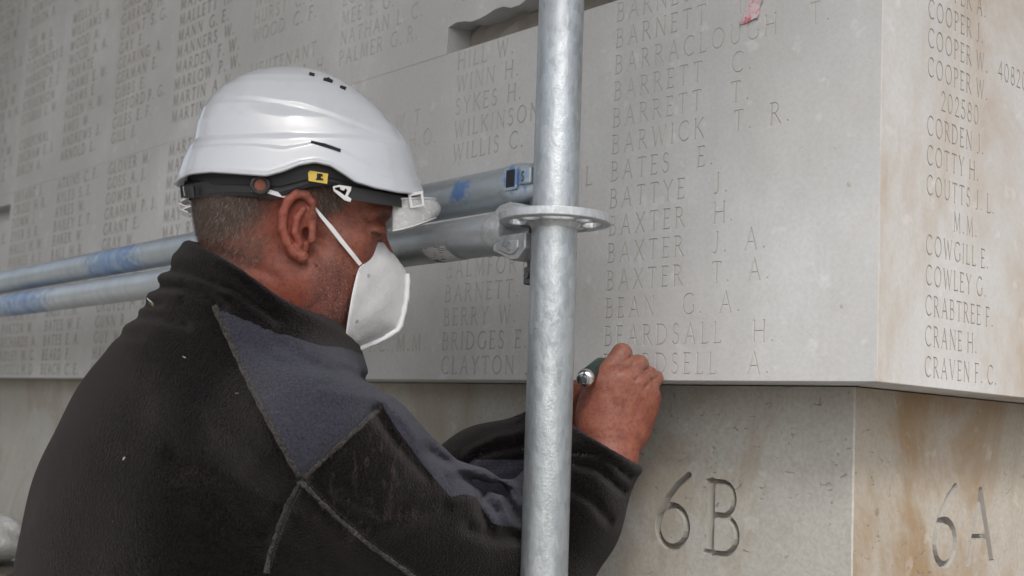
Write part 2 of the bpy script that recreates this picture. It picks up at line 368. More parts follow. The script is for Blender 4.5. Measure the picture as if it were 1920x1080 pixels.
# names as far as they can be read; row 0 is the lowest line of the lowest course, '' leaves the row blank
COLS = {
 0: ['BEARDSELL  A.', 'BEARDSALL  H.', 'BEAN  G. A.', 'BAXTER  T. A.', 'BAXTER  J. A.', 'BAXTER  H.', 'BATTYE  J.', 'BATES  E.', 'BARWICK  T. R.', 'BARRETT  T.', 'BARRETT  C.', 'BARRACLOUGH  T.', 'BARNETT  T.', 'BARNES  H.'],
 1: ['CLAYTON  J.', 'BRIDGES  E.', 'BERRY  W.', 'BARNETT.  J.', 'BALMFORTH  A.', '', '', 'WOODWARD  H.  L.', '', 'WILLIS  C.', 'WILKINSON  G.', 'SYKES  H.', 'WINN  H.', 'HILL  W.', '', '', 'SUTTON  W.', 'SHAW  J.', 'SCOTT  R.', 'ROSE  W.', 'REID  A. J.', 'PRICE  H.', 'POOLE  E.', 'PERRY  T.', 'OWEN  W.', 'NASH  C.'],
 2: ['', 'PARKER J.C.,M.M.', '', '', 'HIRST  A. W.', '', 'LEWIS  W.', 'LONG  H. L.', 'HAIGH  W.', 'SIMPSON  C. W.', 'GARRARD H-H.O.', 'HAWKINS  W. T.', '', '', 'RUSH  C. W.', 'PALMER  G. R.', 'NATHAN  L. C.', 'MEE  E. G.', 'LOWE  T. H.', 'LAMB  J.', 'KNOTT  F.', 'HYDE  R. W.', 'HUNT  S.', 'HOLT  A. E.', 'HILL  C.', 'HART  J. B.'],
 3: ['DEAN  A.', 'COX  W. H.', 'CLARK  J.', 'BURNS  T.', 'BROWN  E.', 'BOND  H. S.', 'BIRD  F.', 'BELL  G. W.', 'BATES  J.', 'BAKER  C. F.', 'ALLEN  R.', 'ADAMS  H.', '', '', '', 'LATHAM  A. H.', 'LIEUTENANT', '', 'WOOD  C. F.', 'HURST  C. F.', 'WHITE  J. R.', 'WEBB  H.', 'WATTS  F.', 'WARD  T. E.', 'WALSH  P.', 'VINCE  A.'],
 4: ['MOSS  R.', 'MORGAN  T. H.', 'MOORE  W.', 'MILLS  J. E.', 'MILES  A.', 'MERCER  H.', 'MEAD  F. G.', 'MAYO  S.', 'MAY  R. J.', 'MAY  G. W.', 'MAUNDER  H.', 'MASON  F. N.', 'MARTIN  J.', 'MARTIN  W. H.', 'MARTIN  F. T.', 'MARTIN  C.', 'MARTIN  A. V.', 'MARLOW  P. W.', 'MARDEN  F. W.', 'MANNERS  W.', 'MANN  G. E.', 'MALLETT  H.', 'MAJOR  A.', 'LYNCH  T. W.', 'LUCAS  J.', 'LOVELL  E.'],
 5: ['HALE  C. W.', 'HALL  J.', 'GUY  W. T.', 'GUNN  R.', 'GROVES  H. A.', 'GRIFFIN  E.', 'GREY  T. W.', 'GREEN  J.', 'GRAY  W.', 'GRANT  E.', 'GRAHAM  P. J.', 'GOWER  L.', 'GOSS  A. J.', 'GLOVER  M.', 'GILL  P. C.', 'GILL  J.', 'GILES  E. F.', 'GIFFORD P. G.', 'GIBBS  E.', 'GERMAN  E.', 'GEARING  A.', 'GAY  E.', 'GAUNT  S. G.', 'GARROD  H.', 'GARDNER  W.', 'GAMBLE  T.'],
 6: ['BEACH  C. E.', 'BEARD  F.', 'BATES  E. A.', 'BATES  W. F.', 'BASS  T. H.', 'BARNES  G.', 'BARKER  J. W.', 'BANKS  A.', 'BALL  H. R.', 'BAKER  W.', 'BAILEY  E. T.', 'AYRES  W.', 'AYLES  S. J.', 'ATKINS  C. F.', 'ASHBY  R. A.', 'ARNOLD  L.', 'ANDREWS  J. T.', 'AMES  W.', 'ALDEN  H. W.', 'ADAMS  E.', 'ADAMS  E. W.', 'PRIVATE', 'WOOD  A. A.', 'WOOD  A.', 'WILLIAMS  R.', 'WELLS  J.'],
 7: ['RUSSELL H. D.', 'RIDLEY  W. G.', 'RICHARDS  A.', 'PARTON  W.', 'PALMER  J. S.', 'NORRIS  E.', 'MARSH  T. W.', 'HARMAN  E.', 'HAINES  A. E.', 'HALLS  H. W.', 'DYER  B. R.', 'DOWN  J.', 'CROSS  H. R.', 'BRYANT  J.', 'BROOKS  T. W.', 'BIRCH  A.', 'INGRAM  E. J.', 'CORPORAL', '', 'STUBBS  L. W.', 'STEVENSON H.W.', 'HUNTER  E. J.', 'HARRISON  J. E.', 'FLOUNDERS E.', 'COKER  B.', 'LEE  W. S.'],
}
fill = ['HOWELL  N. S.', 'WATSON  J.', 'FULTON  H.', 'SEYMOUR  W.', 'GREAVES  T. E.', 'PEARSON  A.', 'LAWTON  C. F.', 'DIXON  R.', 'FOSTER  J. W.', 'TURNER  E.', 'BAXTER  M.', 'CASTLE  P. W.', 'NEWTON  A. H.', 'STONE  G.']
for c in range(8, 11): COLS[c] = [fill[(k*5+c*3) % len(fill)] for k in range(26)]
def rows_for(c, zlo, zhi, course):
    out = []
    names = COLS.get(c, [])
    if course >= 2: names_k = [(k, fill[(k*5+c*3) % len(fill)]) for k in range(12)]
    else: names_k = list(enumerate(names))
    for k, t in names_k:
        if not t: continue
        z = (ZC[course]+.010+PITCH_Z*k) if course >= 2 else (.0085+PITCH_Z*k if k < 14 else .5062+PITCH_Z*(k-14))
        if z < zlo or z > zhi: continue
        wide = c == 0
        out.append(dict(y=z, text=t, x=-CS[c], cap=.0245, xs=.95 if wide else (.98 if c < 3 else 1.10), track=.085 if wide else .06, sp=.80 if wide else (.33 if c < 3 else .42), gm=1 if c < 4 else 2, wt=1.12 if c < 1 else (1.25 if c < 3 else 1.6), dep=.026 if c < 3 else .034))
    return out

wall = thing('memorial_wall', 'pale limestone memorial wall carved with columns of names, its corner at right', 'wall', (CORNER[0], CORNER[1], 0.0))
STONE = [M['panel'], M['groove'], M['groove_dirt_shade']]
BEV = .0008; GAP = .00006; THK = .105
def put(V, T, Mi, name, mats): return mk(name, V, T, mats, wall, Mi)
def quadlist(fn, quads):
    V = []; F = []
    for q in quads:
        k = len(V); V += [tuple(v) for v in fn(np.array(q, float))]; F += [(k, k+1, k+2), (k, k+2, k+3)]
    return np.array(V), np.array(F)
def rim(fn, x0, x1, y0, y1, left=True, right=True, top=True, bot=True, d=THK):
    """chamfers and returns behind a face rectangle"""
    q = []; b = BEV; mr = 0 if right else d-b; ml = 0 if left else d-b
    if bot: q += [[(x0, y0, 0), (x0, y0-b, -b), (x1, y0-b, -b), (x1, y0, 0)], [(x0-b, y0-b, -b), (x0-b+ml, y0-b, -d), (x1+b-mr, y0-b, -d), (x1+b, y0-b, -b)]]
    if top: q += [[(x0, y1, 0), (x1, y1, 0), (x1, y1+b, -b), (x0, y1+b, -b)], [(x0-b, y1+b, -b), (x1+b, y1+b, -b), (x1+b-mr, y1+b, -d), (x0-b+ml, y1+b, -d)]]
    if left: q += [[(x0, y0, 0), (x0, y1, 0), (x0-b, y1+b, -b), (x0-b, y0-b, -b)], [(x0-b, y0-b, -b), (x0-b, y1+b, -b), (x0-b, y1+b, -d), (x0-b, y0-b, -d)]]
    if right: q += [[(x1, y0, 0), (x1+b, y0-b, -b), (x1+b, y1+b, -b), (x1, y1, 0)], [(x1+b, y0-b, -b), (x1+b, y0-b, -d), (x1+b, y1+b, -d), (x1+b, y1+b, -b)]]
    return quadlist(fn, q)
def merge(parts):
    V = []; T = []; Mi = []; n = 0
    for v, t, m in parts:
        V.append(v); T.append(np.asarray(t)+n); Mi.append(np.full(len(t), m) if np.isscalar(m) else m); n += len(v)
    return np.vstack(V), np.vstack(T), np.concatenate(Mi)
NOTCH_Z, NOTCH_S = .543, .30
RIGHT = ['CRAVEN F. C.', 'CRANE H.', 'CRABTREE F.', 'COWLEY G.', 'COWGILL E.', '        M.M.', 'COUTTS J. L.', 'COTTY H.', 'CORDEN J.', '    202580', 'COOPER W.', 'COOPER W.   40820', 'COOPER J.', 'COOPER A.', 'COOKE G. S.', 'COOK H.']
RIGHT2 = ['DALE W.', 'CURTIS E. A.', 'CROSS T.', '', 'CROFT J. W.', 'CREW H.', 'CRAWLEY P.', 'COYLE A.', 'COX R. T.', '', 'COWAN W.', 'COULSON F.']
def right_rows(z0, names, x):
    return [dict(y=z0+.0333*k, text=t, x=x, cap=.0215, xs=.80, track=.035, sp=.42, gm=2, wt=1.15, dep=.032) for k, t in enumerate(names) if t]
def course_joints(course): return [0, 1.409, 2.062, 2.66, 3.30, 3.94] if course % 2 == 0 else [0, .757, 1.409, 2.062, 2.66, 3.30, 3.94]
for course in range(4):
    z0, z1 = ZC[course], ZC[course+1]
    js = course_joints(course)
    for a, b in zip(js[:-1], js[1:]):
        corner = a == 0
        xa, xb = -b+GAP+BEV, (-BEV if corner else -a-GAP-BEV)
        ya, yb = z0+(BEV if course == 0 else GAP+BEV), z1-GAP-BEV
        parts = []
        spans = [(ya, yb)]
        if course == 0 and a >= 2.6: spans = [(ya, .424), (.470, yb)] if a < 3.0 else spans
        for (s0, s1) in spans:
            f = Face()
            for c in range(len(SB)-1):
                u0, u1 = SB[c], SB[c+1]
                if u1 <= a+1e-6 or u0 >= b-1e-6: continue
                x0, x1 = max(-u1, xa), min(-u0, xb)
                lo = s0
                if course == 1 and corner and c in (0, 1):
                    lo = NOTCH_Z+.012
                f.strip(x0, x1, lo, s1, [r for r in rows_for(c, z0, z1, course) if r['y']-.006 > lo and r['y']+.03 < s1+.002])
            V, T, Mi = f.get(fr); parts.append((V, T, Mi))
            if course == 1 and corner:
                # broken lower edge of the stone over the slot, and the piece of face right of the slot
                xsn = np.linspace(xa, -NOTCH_S, 26); zz = NOTCH_Z+.003*np.sin(np.arange(26)*1.3)+RNG.normal(0, .0016, 26)-.010*np.clip((np.arange(26)-3)/-4, 0, 1)*0
                for (p, q, zp, zq) in zip(xsn[:-1], xsn[1:], zz[:-1], zz[1:]):
                    parts.append((*quadlist(fr, [[(p, zp, 0), (q, zq, 0), (q, NOTCH_Z+.012, 0), (p, NOTCH_Z+.012, 0)], [(p, zp+.006, -.052), (q, zq+.006, -.052), (q, zq, 0), (p, zp, 0)]]), 0))
                f2 = Face(); f2.rect(-NOTCH_S, s0, xb, NOTCH_Z+.012); V, T, Mi = f2.get(fr); parts.append((V, T, Mi))
                parts.append((*quadlist(fr, [[(-NOTCH_S, s0, 0), (-NOTCH_S, NOTCH_Z+.01, 0), (-NOTCH_S, NOTCH_Z+.01, -.052), (-NOTCH_S, s0, -.052)]]), 0))
                # rough bed at the back of the slot; its darker colour paints the shade
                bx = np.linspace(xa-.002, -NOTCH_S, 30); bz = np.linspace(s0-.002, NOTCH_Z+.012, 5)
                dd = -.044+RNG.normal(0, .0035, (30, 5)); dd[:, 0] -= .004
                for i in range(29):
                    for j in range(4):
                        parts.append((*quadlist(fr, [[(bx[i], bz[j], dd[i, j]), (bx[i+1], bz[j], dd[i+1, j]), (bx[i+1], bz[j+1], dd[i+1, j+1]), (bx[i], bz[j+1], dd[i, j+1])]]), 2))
                parts.append((*rim(fr, xa, xb, s0, s1, right=False, bot=False), 0))
            else:
                parts.append((*rim(fr, xa, xb, s0, s1, right=not corner), 0))
        if course == 0 and 2.6 <= a < 3.0:
            parts.append((*quadlist(fr, [[(xa, .420, -.034), (xb, .420, -.030), (xb, .474, -.040), (xa, .474, -.036)]]), 0))
        if corner:
            # the return face of the corner stone, round the arris
            TR = .66
            g = Face(); zr = .0115
            rows = right_rows(zr, RIGHT, .0895) if course == 0 else right_rows(z0+.012, RIGHT2, .0895)
            rows = [r for r in rows if r['y']+.03 < yb+.002]
            g.strip(BEV, .36, ya, yb, rows)
            g.strip(.36, TR, ya, yb, [dict(r, x=.375, text=t) for r, t in zip(rows, ['DALTON J.', 'DANIELS W.', 'DAVIES T. H.', 'DAVIS A.', 'DAWSON R.', 'DAY C. E.', 'DEAN H.', 'DENT W. J.', 'DICKENS F.', 'DOBSON E.', 'DODD J.', 'DUNN S. R.', 'DYSON H.', 'EAGLE W.'])])
            V, T, Mi = g.get(rt); parts.append((V, T, Mi+3))
            parts.append((*rim(rt, BEV, TR, ya, yb, left=False, top=True), 3))
            parts.append((*quadlist(lambda q: q, [[fr([[-BEV, ya, 0]])[0], rt([[BEV, ya, 0]])[0], rt([[BEV, yb, 0]])[0], fr([[-BEV, yb, 0]])[0]]]), 3))
        V, T, Mi = merge(parts)
        o = put(V, T, Mi, 'stone_panel', STONE+[M['panel_side'], M['groove'], M['groove_dirt_shade']])
        if corner and course == 0: o['label'] = 'corner panel carved on both faces'
# second panel along the return
for course in range(4):
    z0, z1 = ZC[course], ZC[course+1]
    g = Face(); g.rect(.66+.002+BEV, z0+GAP+BEV, 1.4, z1-GAP-BEV); V, T, Mi = g.get(rt)
    put(*merge([(V, T, Mi), (*rim(rt, .662+BEV, 1.4, z0+GAP+BEV, z1-GAP-BEV), 0)]), 'stone_panel', [M['panel_side']])
# plinth stones, set back under the panels
PZ = [-CORNER[2], -.96, -.47, -.0015]
for k in range(3):
    y0, y1 = PZ[k]+GAP+BEV, PZ[k+1]-(GAP+BEV if k < 2 else 0)
    js = [0, .679, 1.45, 2.25, 3.05, 3.9] if k % 2 == 0 else [0, 1.05, 1.85, 2.65, 3.9]
    fl = lambda V: fr(V, CORNER_LO); rl = lambda V: rt(V, CORNER_LO)
    for a, b in zip(js[:-1], js[1:]):
        corner = a == 0; xa, xb = -b+GAP+BEV, (-.0016 if corner else -a-GAP-BEV)
        f = Face(); rows = []
        if k == 2 and corner: rows = [dict(y=-.204, text='6B', x=-.300, cap=.086, xs=1.06, track=.03, gm=1, wt=1.25, dep=.085)]
        f.strip(xa, xb, y0, y1, rows); V, T, Mi = f.get(fl)
        parts = [(V, T, Mi), (*rim(fl, xa, xb, y0, y1, right=not corner, top=k < 2), 0)]
        if corner:
            g = Face(); rows = [dict(y=-.203, text='6A', x=.156, cap=.088, xs=1.02, track=.0, gm=2, wt=1.25, dep=.085)] if k == 2 else []
            g.strip(.0016, .62, y0, y1, rows); V, T, Mi = g.get(rl); parts.append((V, T, Mi+2))
            parts.append((*rim(rl, .0016, .62, y0, y1, left=False, top=k < 2), 2))
            parts.append((*quadlist(lambda q: q, [[fl([[-.0016, y0, 0]])[0], rl([[.0016, y0, 0]])[0], rl([[.0016, y1, 0]])[0], fl([[-.0016, y1, 0]])[0]]]), 0))
        put(*merge(parts), 'plinth_stone', [M['plinth'], M['groove_plinth'] if 'groove_plinth' in M else M['groove'], M['plinth_side'], M['plinth_side'], M['groove_plinth']])
    g = Face(); g.rect(.624, y0, 1.4, y1); V, T, Mi = g.get(rl)
    put(*merge([(V, T, Mi), (*rim(rl, .624, 1.4, y0, y1), 0)]), 'plinth_stone', [M['plinth_side']])
# core behind the facing stones
mb = MB()
for x0, x1, y0, y1, out in ((-3.94, 1.4, -CORNER[2], 0, .16), (-3.94, 1.4, 0, ZC[-1], .10)):
    A = CORNER + out*(NV+WV)
    pts = [A, A+3.8*WV, A+3.8*WV+1.2*NV, A+1.2*NV]
    V = [p+UP*(y0-.0*0) for p in pts]+[p+UP*y1 for p in pts]
    mb.add(V, [(3, 2, 1, 0), (4, 5, 6, 7), (0, 1, 5, 4), (1, 2, 6, 5), (2, 3, 7, 6), (3, 0, 4, 7)])
mb.build('wall_core', M['mortar'], wall)

# unseen soffit slab added to shade the wall and the man, on added pillars
def wpt(s_, out, z): return np.array([CORNER[0], CORNER[1], 0])+WV*s_-NV*out+UP*z
zt = CORNER[2]+ZC[-1]+.3
mb = MB(); mb.box(wpt(1.95, -.6, zt-.15), WV*1.9, NV*.58, UP*.15, bev=.01); mb.build('added_upper_block', M['panel'], wall)
mb = MB(); mb.box(wpt(1.9, .55, zt+.2), WV*3.12, NV*1.85, UP*.2, bev=.02); mb.build('shade_soffit', M['plinth'], wall)
for s_ in (2.6, 4.7):
    mb = MB(); mb.box(wpt(s_, 2.1, zt/2), WV*.25, NV*.25, UP*(zt/2), bev=.015); mb.build('added_pillar', M['plinth'], wall)

# ------------------------------------------------------------------ ground
m, nt, b = new_mat('paving'); N = NT(nt); p = N.pos()
c = N.mix(N.ramp(N.noise(p, 3, 5), .3, .7), (.30, .285, .26), (.22, .205, .185)); c = N.mix(N.math('MULTIPLY', N.ramp(N.noise(p, 60, 3), .4, .7), .4), c, (.16, .15, .135))
N.l(c, b.inputs['Base Color']); b.inputs['Roughness'].default_value = .9; N.l(N.bump(N.noise(p, 80, 4), .4, .004), b.inputs['Normal']); M['paving'] = m
g = mk('ground', [(-120, -120, -.01), (120, -120, -.01), (120, 120, -.01), (-120, 120, -.01)], [(0, 1, 2, 3)], M['paving']); tag(g, 'stone ground under the scaffold', None, None, 'structure')

# ------------------------------------------------------------------ scaffold
def galv(name, blue=(), tone=(.50, .53, .55), spangle=1.0, run_s=(40, 40, 5), metal=.55, mott=1.0, ro=(.28, .56)):
    m, nt, b = new_mat(name); N = NT(nt); p = N.pos()
    sp = N.vor(N.scl(p, (1, 1, .55)), 150, 'F1', 1.0, 'Color'); spv = N.sep(sp)[0]
    big = N.noise(N.scl(p, (1, 1, .5)), 26, 4, .6); run = N.noise(N.scl(p, run_s), 1.0, 4, .6, .5); fine = N.noise(p, 420, 3, .6)
    c = N.mix(N.math('MULTIPLY', N.ramp(big, .3, .7), mott), tone, tuple(q*.72 for q in tone))
    c = N.mix(N.math('MULTIPLY', spv, .28*spangle), c, (.60, .635, .66))
    c = N.mix(N.math('MULTIPLY', N.ramp(run, .5, .7), .42*mott), c, (.62, .645, .66))
    c = N.mix(N.math('MULTIPLY', N.ramp(fine, .55, .8), .35), c, (.30, .32, .33))
    sc_ = N.math('MULTIPLY', N.ramp(N.vor(p, 55), .05, .10, 1, 0), N.ramp(N.noise(p, 19, 2), .56, .64))
    c = N.mix(N.math('MULTIPLY', sc_, .8), c, (.07, .07, .07))
    paint = None
    for (pt, r, col) in blue:
        d = N.dist_to(p, tuple(pt)); d = N.math('ADD', d, N.math('MULTIPLY', N.math('SUBTRACT', N.noise(p, 70, 4, .65), .5), r*2.6))
        k = N.ramp(d, r*.35, r*1.15, 1, 0); c = N.mix(N.math('MULTIPLY', k, N.ramp(big, .2, .6, .35, .9)), c, col)
        paint = k if paint is None else N.math('MAXIMUM', paint, k)
    N.l(c, b.inputs['Base Color'])
    me = metal if paint is None else N.math('MULTIPLY', N.math('SUBTRACT', 1.0, paint), metal)
    N.val(b.inputs['Metallic'], me)
    N.l(N.ramp(N.math('ADD', N.math('MULTIPLY', big, .6), N.math('MULTIPLY', fine, .4)), .3, .75, *ro), b.inputs['Roughness'])
    h = N.math('ADD', N.math('MULTIPLY', N.noise(N.scl(p, (1, 1, .6)), 130, 4, .62), .8), N.math('MULTIPLY', fine, .25))
    N.l(N.bump(h, .38, .0022), b.inputs['Normal'])
    return m
R_T = .02415; R_S = .0251
PB = W(1040.5, 412, 1.31)                       # rosette centre on the standard
LEAN = nrm(np.array([-.0145, 0, 1.0]))
LB = PB + WV*.0                                  # ledger axis, in line with the standard
def at_bar(px, zc):                              # point on the vertical plane of the ledgers seen at column px
    d = ray(px, 540); t = (NV@(PB-EYE))/(NV@d); q = EYE+d*t; return np.array([q[0], q[1], zc-TILT*((q-PB)@WV)/2.57])
Z_LO = PB[2] - .0075; Z_UP = Z_LO + .055; TILT = .020
BLUE = (.045, .13, .33)
M['galv'] = galv('galvanised_steel', (), (.39, .42, .44), 1.2, (80, 80, 22), .78, .9)
blue_u = [(at_bar(868, Z_UP+.0)-NV*.02, .022, BLUE), (at_bar(215, Z_UP-.01)-NV*.02, .13, (.10, .20, .40)), (at_bar(975, Z_UP+.004)-NV*.02, .022, BLUE)]
blue_l = [(at_bar(60, Z_LO-.01)-NV*.02, .16, (.10, .20, .40)), (at_bar(-60, Z_LO)-NV*.02, .12, (.06, .15, .36))]
M['galv_up'] = galv('galvanised_steel_painted_upper', blue_u, (.44, .50, .54), .3, (7, 7, 60), .62, .35, (.28, .48))
M['galv_lo'] = galv('galvanised_steel_painted_lower', blue_l, (.52, .57, .61), .4, (7, 7, 60), .62, .35, (.28, .48))
M['cast'] = galv('cast_zinc', (), (.48, .50, .52), 1.6)
m, nt, b = new_mat('dark_steel'); b.inputs['Base Color'].default_value = (.13, .14, .15, 1); b.inputs['Metallic'].default_value = .7; b.inputs['Roughness'].default_value = .5; M['dark_steel'] = m

def poly_extrude(outer, holes, fn, z0, z1):
    """flat plate with holes: fn maps (x, y, z) local to world"""
    V = [tuple(p) for p in outer]; E = [(i, (i+1) % len(outer)) for i in range(len(outer))]
    for h in holes:
        k = len(V); V += [tuple(p) for p in h]; E += [(k+i, k+(i+1) % len(h)) for i in range(len(h))]
    r = geometry.delaunay_2d_cdt([Vector(v) for v in V], E, [], 0, 1e-7)
    vo = [(v.x, v.y) for v in r[0]]
    def inside(q, P):
        c = False; n = len(P)
        for i in range(n):
            (x1, y1), (x2, y2) = P[i], P[(i+1) % n]
            if (y1 > q[1]) != (y2 > q[1]) and q[0] < (x2-x1)*(q[1]-y1)/(y2-y1)+x1: c = not c
        return c
    tris = []
    for f in r[2]:
        cx = sum(vo[i][0] for i in f)/3; cy = sum(vo[i][1] for i in f)/3
        if inside((cx, cy), outer) and not any(inside((cx, cy), h) for h in holes): tris.append(tuple(f))
    n = len(vo); VV = [fn(x, y, z1) for x, y in vo]+[fn(x, y, z0) for x, y in vo]
    F = [t for t in tris]+[(a+n, c+n, b_+n) for a, b_, c in tris]
    cnt = {}
    for t in tris:
        for a, b_ in ((t[0], t[1]), (t[1], t[2]), (t[2], t[0])): cnt[(a, b_)] = 1
    for (a, b_) in list(cnt):
        if (b_, a) not in cnt: F.append((b_, a, a+n, b_+n))
    return VV, F
def circ(cx, cy, rx, ry, n=24, rot=0.0, p=2.0):
    o = []
    for i in range(n):
        a = 2*math.pi*i/n; c, s = math.cos(a), math.sin(a)
        x, y = rx*abs(c)**(2/p)*(1 if c >= 0 else -1), ry*abs(s)**(2/p)*(1 if s >= 0 else -1)
        o.append((cx+x*math.cos(rot)-y*math.sin(rot), cy+x*math.sin(rot)+y*math.cos(rot)))
    return o
def standard(foot_xy, lean, zs, label, top):
    foot = np.array([foot_xy[0], foot_xy[1], 0.0])
    st = thing('scaffold_standard', label, 'scaffold pole', foot, 'scaffold standards')
    at = lambda z: foot + lean*(z/lean[2])
    # tube with wall thickness and slight waviness of the zinc coat
    n = 40; zz = np.linspace(.012, top, 60); V = []; F = []
    ex = nrm(np.cross(UP, lean)+np.array([1e-6, 0, 0])) if abs(lean[2]) < .99999 else np.array([1.0, 0, 0]); ex = nrm(ex-lean*(ex@lean)); ey = np.cross(lean, ex)
    for i, z in enumerate(zz):
        for k in range(n):
            a = 2*math.pi*k/n; V.append(at(z)+R_S*(math.cos(a)*ex+math.sin(a)*ey))
    for i in range(59):
        for k in range(n): F.append((i*n+k, i*n+(k+1) % n, (i+1)*n+(k+1) % n, (i+1)*n+k))
    F.append(tuple(59*n+k for k in range(n)))
    mk('tube', V, F, M['galv'], st, smooth=True)
    for z in zs:
        c = at(z); holes = []
        for i in range(8):
            a = math.radians(45*i)+math.radians(49); r_ = .0405
            if i % 2 == 0: holes.append(circ(r_*math.cos(a), r_*math.sin(a), .0085, .0115, 16, a))
            else: holes.append(circ(r_*math.cos(a), r_*math.sin(a), .0095, .0185, 20, a, 2.6))
        Vd, Fd = poly_extrude(circ(0, 0, .0612, .0612, 72), holes+[circ(0, 0, R_S-.001, R_S-.001, 32)], lambda x, y, h: c+x*ex+y*ey+h*lean, -.0048, .0048)
        o = mk('rosette', Vd, Fd, M['cast'], st); 
        bv = o.modifiers.new('edge', 'BEVEL'); bv.width = .0012; bv.segments = 2; bv.limit_method = 'ANGLE'
        # weld collar above and below the rosette
        mb = MB()
        for sgn in (-1, 1):
            mb.tube([c+lean*sgn*.0045, c+lean*sgn*.0075, c+lean*sgn*.0105], [R_S+.0045, R_S+.0022, R_S+.0002], 32, caps=False)
        mb.build('weld_bead', M['cast'], st, True)
    mb = MB(); mb.box(foot+UP*.004, (.075, 0, 0), (0, .075, 0), (0, 0, .004)); mb.build('base_plate', M['dark_steel'], st)
    return st
foot = PB - LEAN*(PB[2]/LEAN[2])
standard(foot[:2], LEAN, [PB[2], PB[2]-1.0, PB[2]+.5+.5], 'galvanised scaffold standard with slotted rosette in front of the carved wall', 3.3)
BAY = 2.57
f2 = at_bar(1040, 0)+WV*BAY; standard(f2[:2], UP, [PB[2], PB[2]-1.0], 'far scaffold standard at the other end of the two ledgers', 3.3)

def ledger(z, x0, mats, label, back=0.0):
    a = np.array([PB[0], PB[1], z])+WV*x0+NV*back; b_ = np.array([PB[0], PB[1], z-TILT])+WV*(BAY-.075)+NV*back
    L = thing('scaffold_ledger', label, 'scaffold tube', a, 'scaffold ledgers')
    mb = MB(); k = 26
    mb.tube([a+(b_-a)*i/k for i in range(k+1)], R_T, 36); mb.build('tube', mats, L, True)
    return L, a
# lower ledger: cast wedge head hooked on the rosette
L1, a1 = ledger(Z_LO, .066, M['galv_lo'], 'lower galvanised ledger with cast wedge head and white sticker')
head = MB()
prof = [(-.030, .034), (.004, .034), (.018, .030), (.036, .012), (.040, -.004), (.026, -.028), (-.004, -.040), (-.030, -.034)]
def head_pt(u, v, wd): return a1 - WV*u + UP*v - NV*wd
upper = [(-.012, .007), (-.012, .022), (-.004, .028), (.012, .030), (.032, .026), (.040, .018), (.042, .007)]
lower = [(-.012, -.007), (.042, -.007), (.042, -.024), (.030, -.036), (.018, -.036), (.004, -.030), (-.012, -.024)]
for pf in (upper, lower):
    Vh, Fh = poly_extrude(pf if True else pf[::-1], [], lambda x, y, h: head_pt(x, y, h), -.0205, .0205); head.add(Vh, Fh)
    # raised rib round the cheek
    cx = sum(q[0] for q in pf)/len(pf); cy = sum(q[1] for q in pf)/len(pf)
    ins = [(cx+(q[0]-cx)*.62, cy+(q[1]-cy)*.55) for q in pf]
    Vh, Fh = poly_extrude(ins, [], lambda x, y, h: head_pt(x, y, h), .0200, .0228); head.add(Vh, Fh)
head.tube([head_pt(-.03, 0, 0), head_pt(-.012, 0, 0), head_pt(.0, 0, 0)], [.0262, .0268, .024], 28)
o = head.build('wedge_head', M['cast'], L1, True); bv = o.modifiers.new('edge', 'BEVEL'); bv.width = .0025; bv.segments = 2; bv.limit_method = 'ANGLE'; bv.angle_limit = math.radians(30)
mb = MB()          # cast lettering on the cheek
def raised(text, org, ex, ey, en, cap, h, mbb, xs=.8):
    x = 0
    for ch in text:
        v, t, g, x0, x1 = tile(ch, 2.0, .05)
        tri = t[g]; used = sorted(set(tri.ravel())); ix = {q: i for i, q in enumerate(used)}
        V = [org+ex*((v[q, 0]-x0)*cap*xs+x)+ey*v[q, 1]*cap+en*(h if v[q, 2] < -1e-6 else 0) for q in used]
        mbb.add(V, [tuple(ix[q] for q in f) for f in tri]); x += (x1-x0)*cap*xs*.95
raised('LHB', head_pt(.006, -.0185, .0232), nrm(-WV*.85-UP*.5), nrm(UP*.85-WV*.5), -NV, .0085, .0012, mb)
mb.build('cast_lettering', M['cast'], L1)
mb = MB(); mb.box(head_pt(.031, .0, 0), -WV*.0045, UP*.062, NV*.003, bev=.0012); mb.box(head_pt(.031, -.052, 0), -WV*.008, UP*.010, NV*.0045, bev=.002); mb.tube([head_pt(.031, -.052, -.006), head_pt(.031, -.052, .0075)], .004, 10)
mb.build('wedge', M['dark_steel'], L1)
# printed sticker wrapped on the lower ledger
m, nt, b = new_mat('sticker'); N = NT(nt); p = N.obj(); s_ = N.sep(p)
lines = N.n('ShaderNodeTexWave'); lines.wave_type = 'BANDS'; lines.bands_direction = 'Z'; N.l(p, lines.inputs[0]); lines.inputs['Scale'].default_value = 150; lines.inputs['Distortion'].default_value = 1.5
c = N.mix(N.math('MULTIPLY', N.ramp(lines.outputs['Fac'], .7, .8), N.ramp(N.noise(p, 110, 2), .52, .58)), (.62, .62, .63), (.12, .12, .14))
N.l(c, b.inputs['Base Color']); b.inputs['Roughness'].default_value = .45; M['sticker'] = m
m, nt, b = new_mat('sticker_purple'); b.inputs['Base Color'].default_value = (.10, .07, .28, 1); M['sticker_purple'] = m
s_mid = np.dot(at_bar(842, Z_LO)-PB, WV); V = []; F = []
for i in range(13):
    for j in range(9):
        th = math.radians(-22-72*j/8); s_ = s_mid+.046*(.5-i/12)-.016*(j/8-.5)
        r_ = R_T+.0004; q = np.array([PB[0], PB[1], Z_LO-TILT*s_/BAY])+WV*s_+r_*(-NV*math.cos(th)+UP*math.sin(th)); V.append(q)
for i in range(12):
    for j in range(8): F.append((i*9+j, (i+1)*9+j, (i+1)*9+j+1, i*9+j+1))
fm = [1 if (i < 2 and j > 4) else 0 for i in range(12) for j in range(8)]
o = mk('sticker', V, F, [M['sticker'], M['sticker_purple']], L1, fm, True); o['label'] = 'torn white sticker with a purple corner'
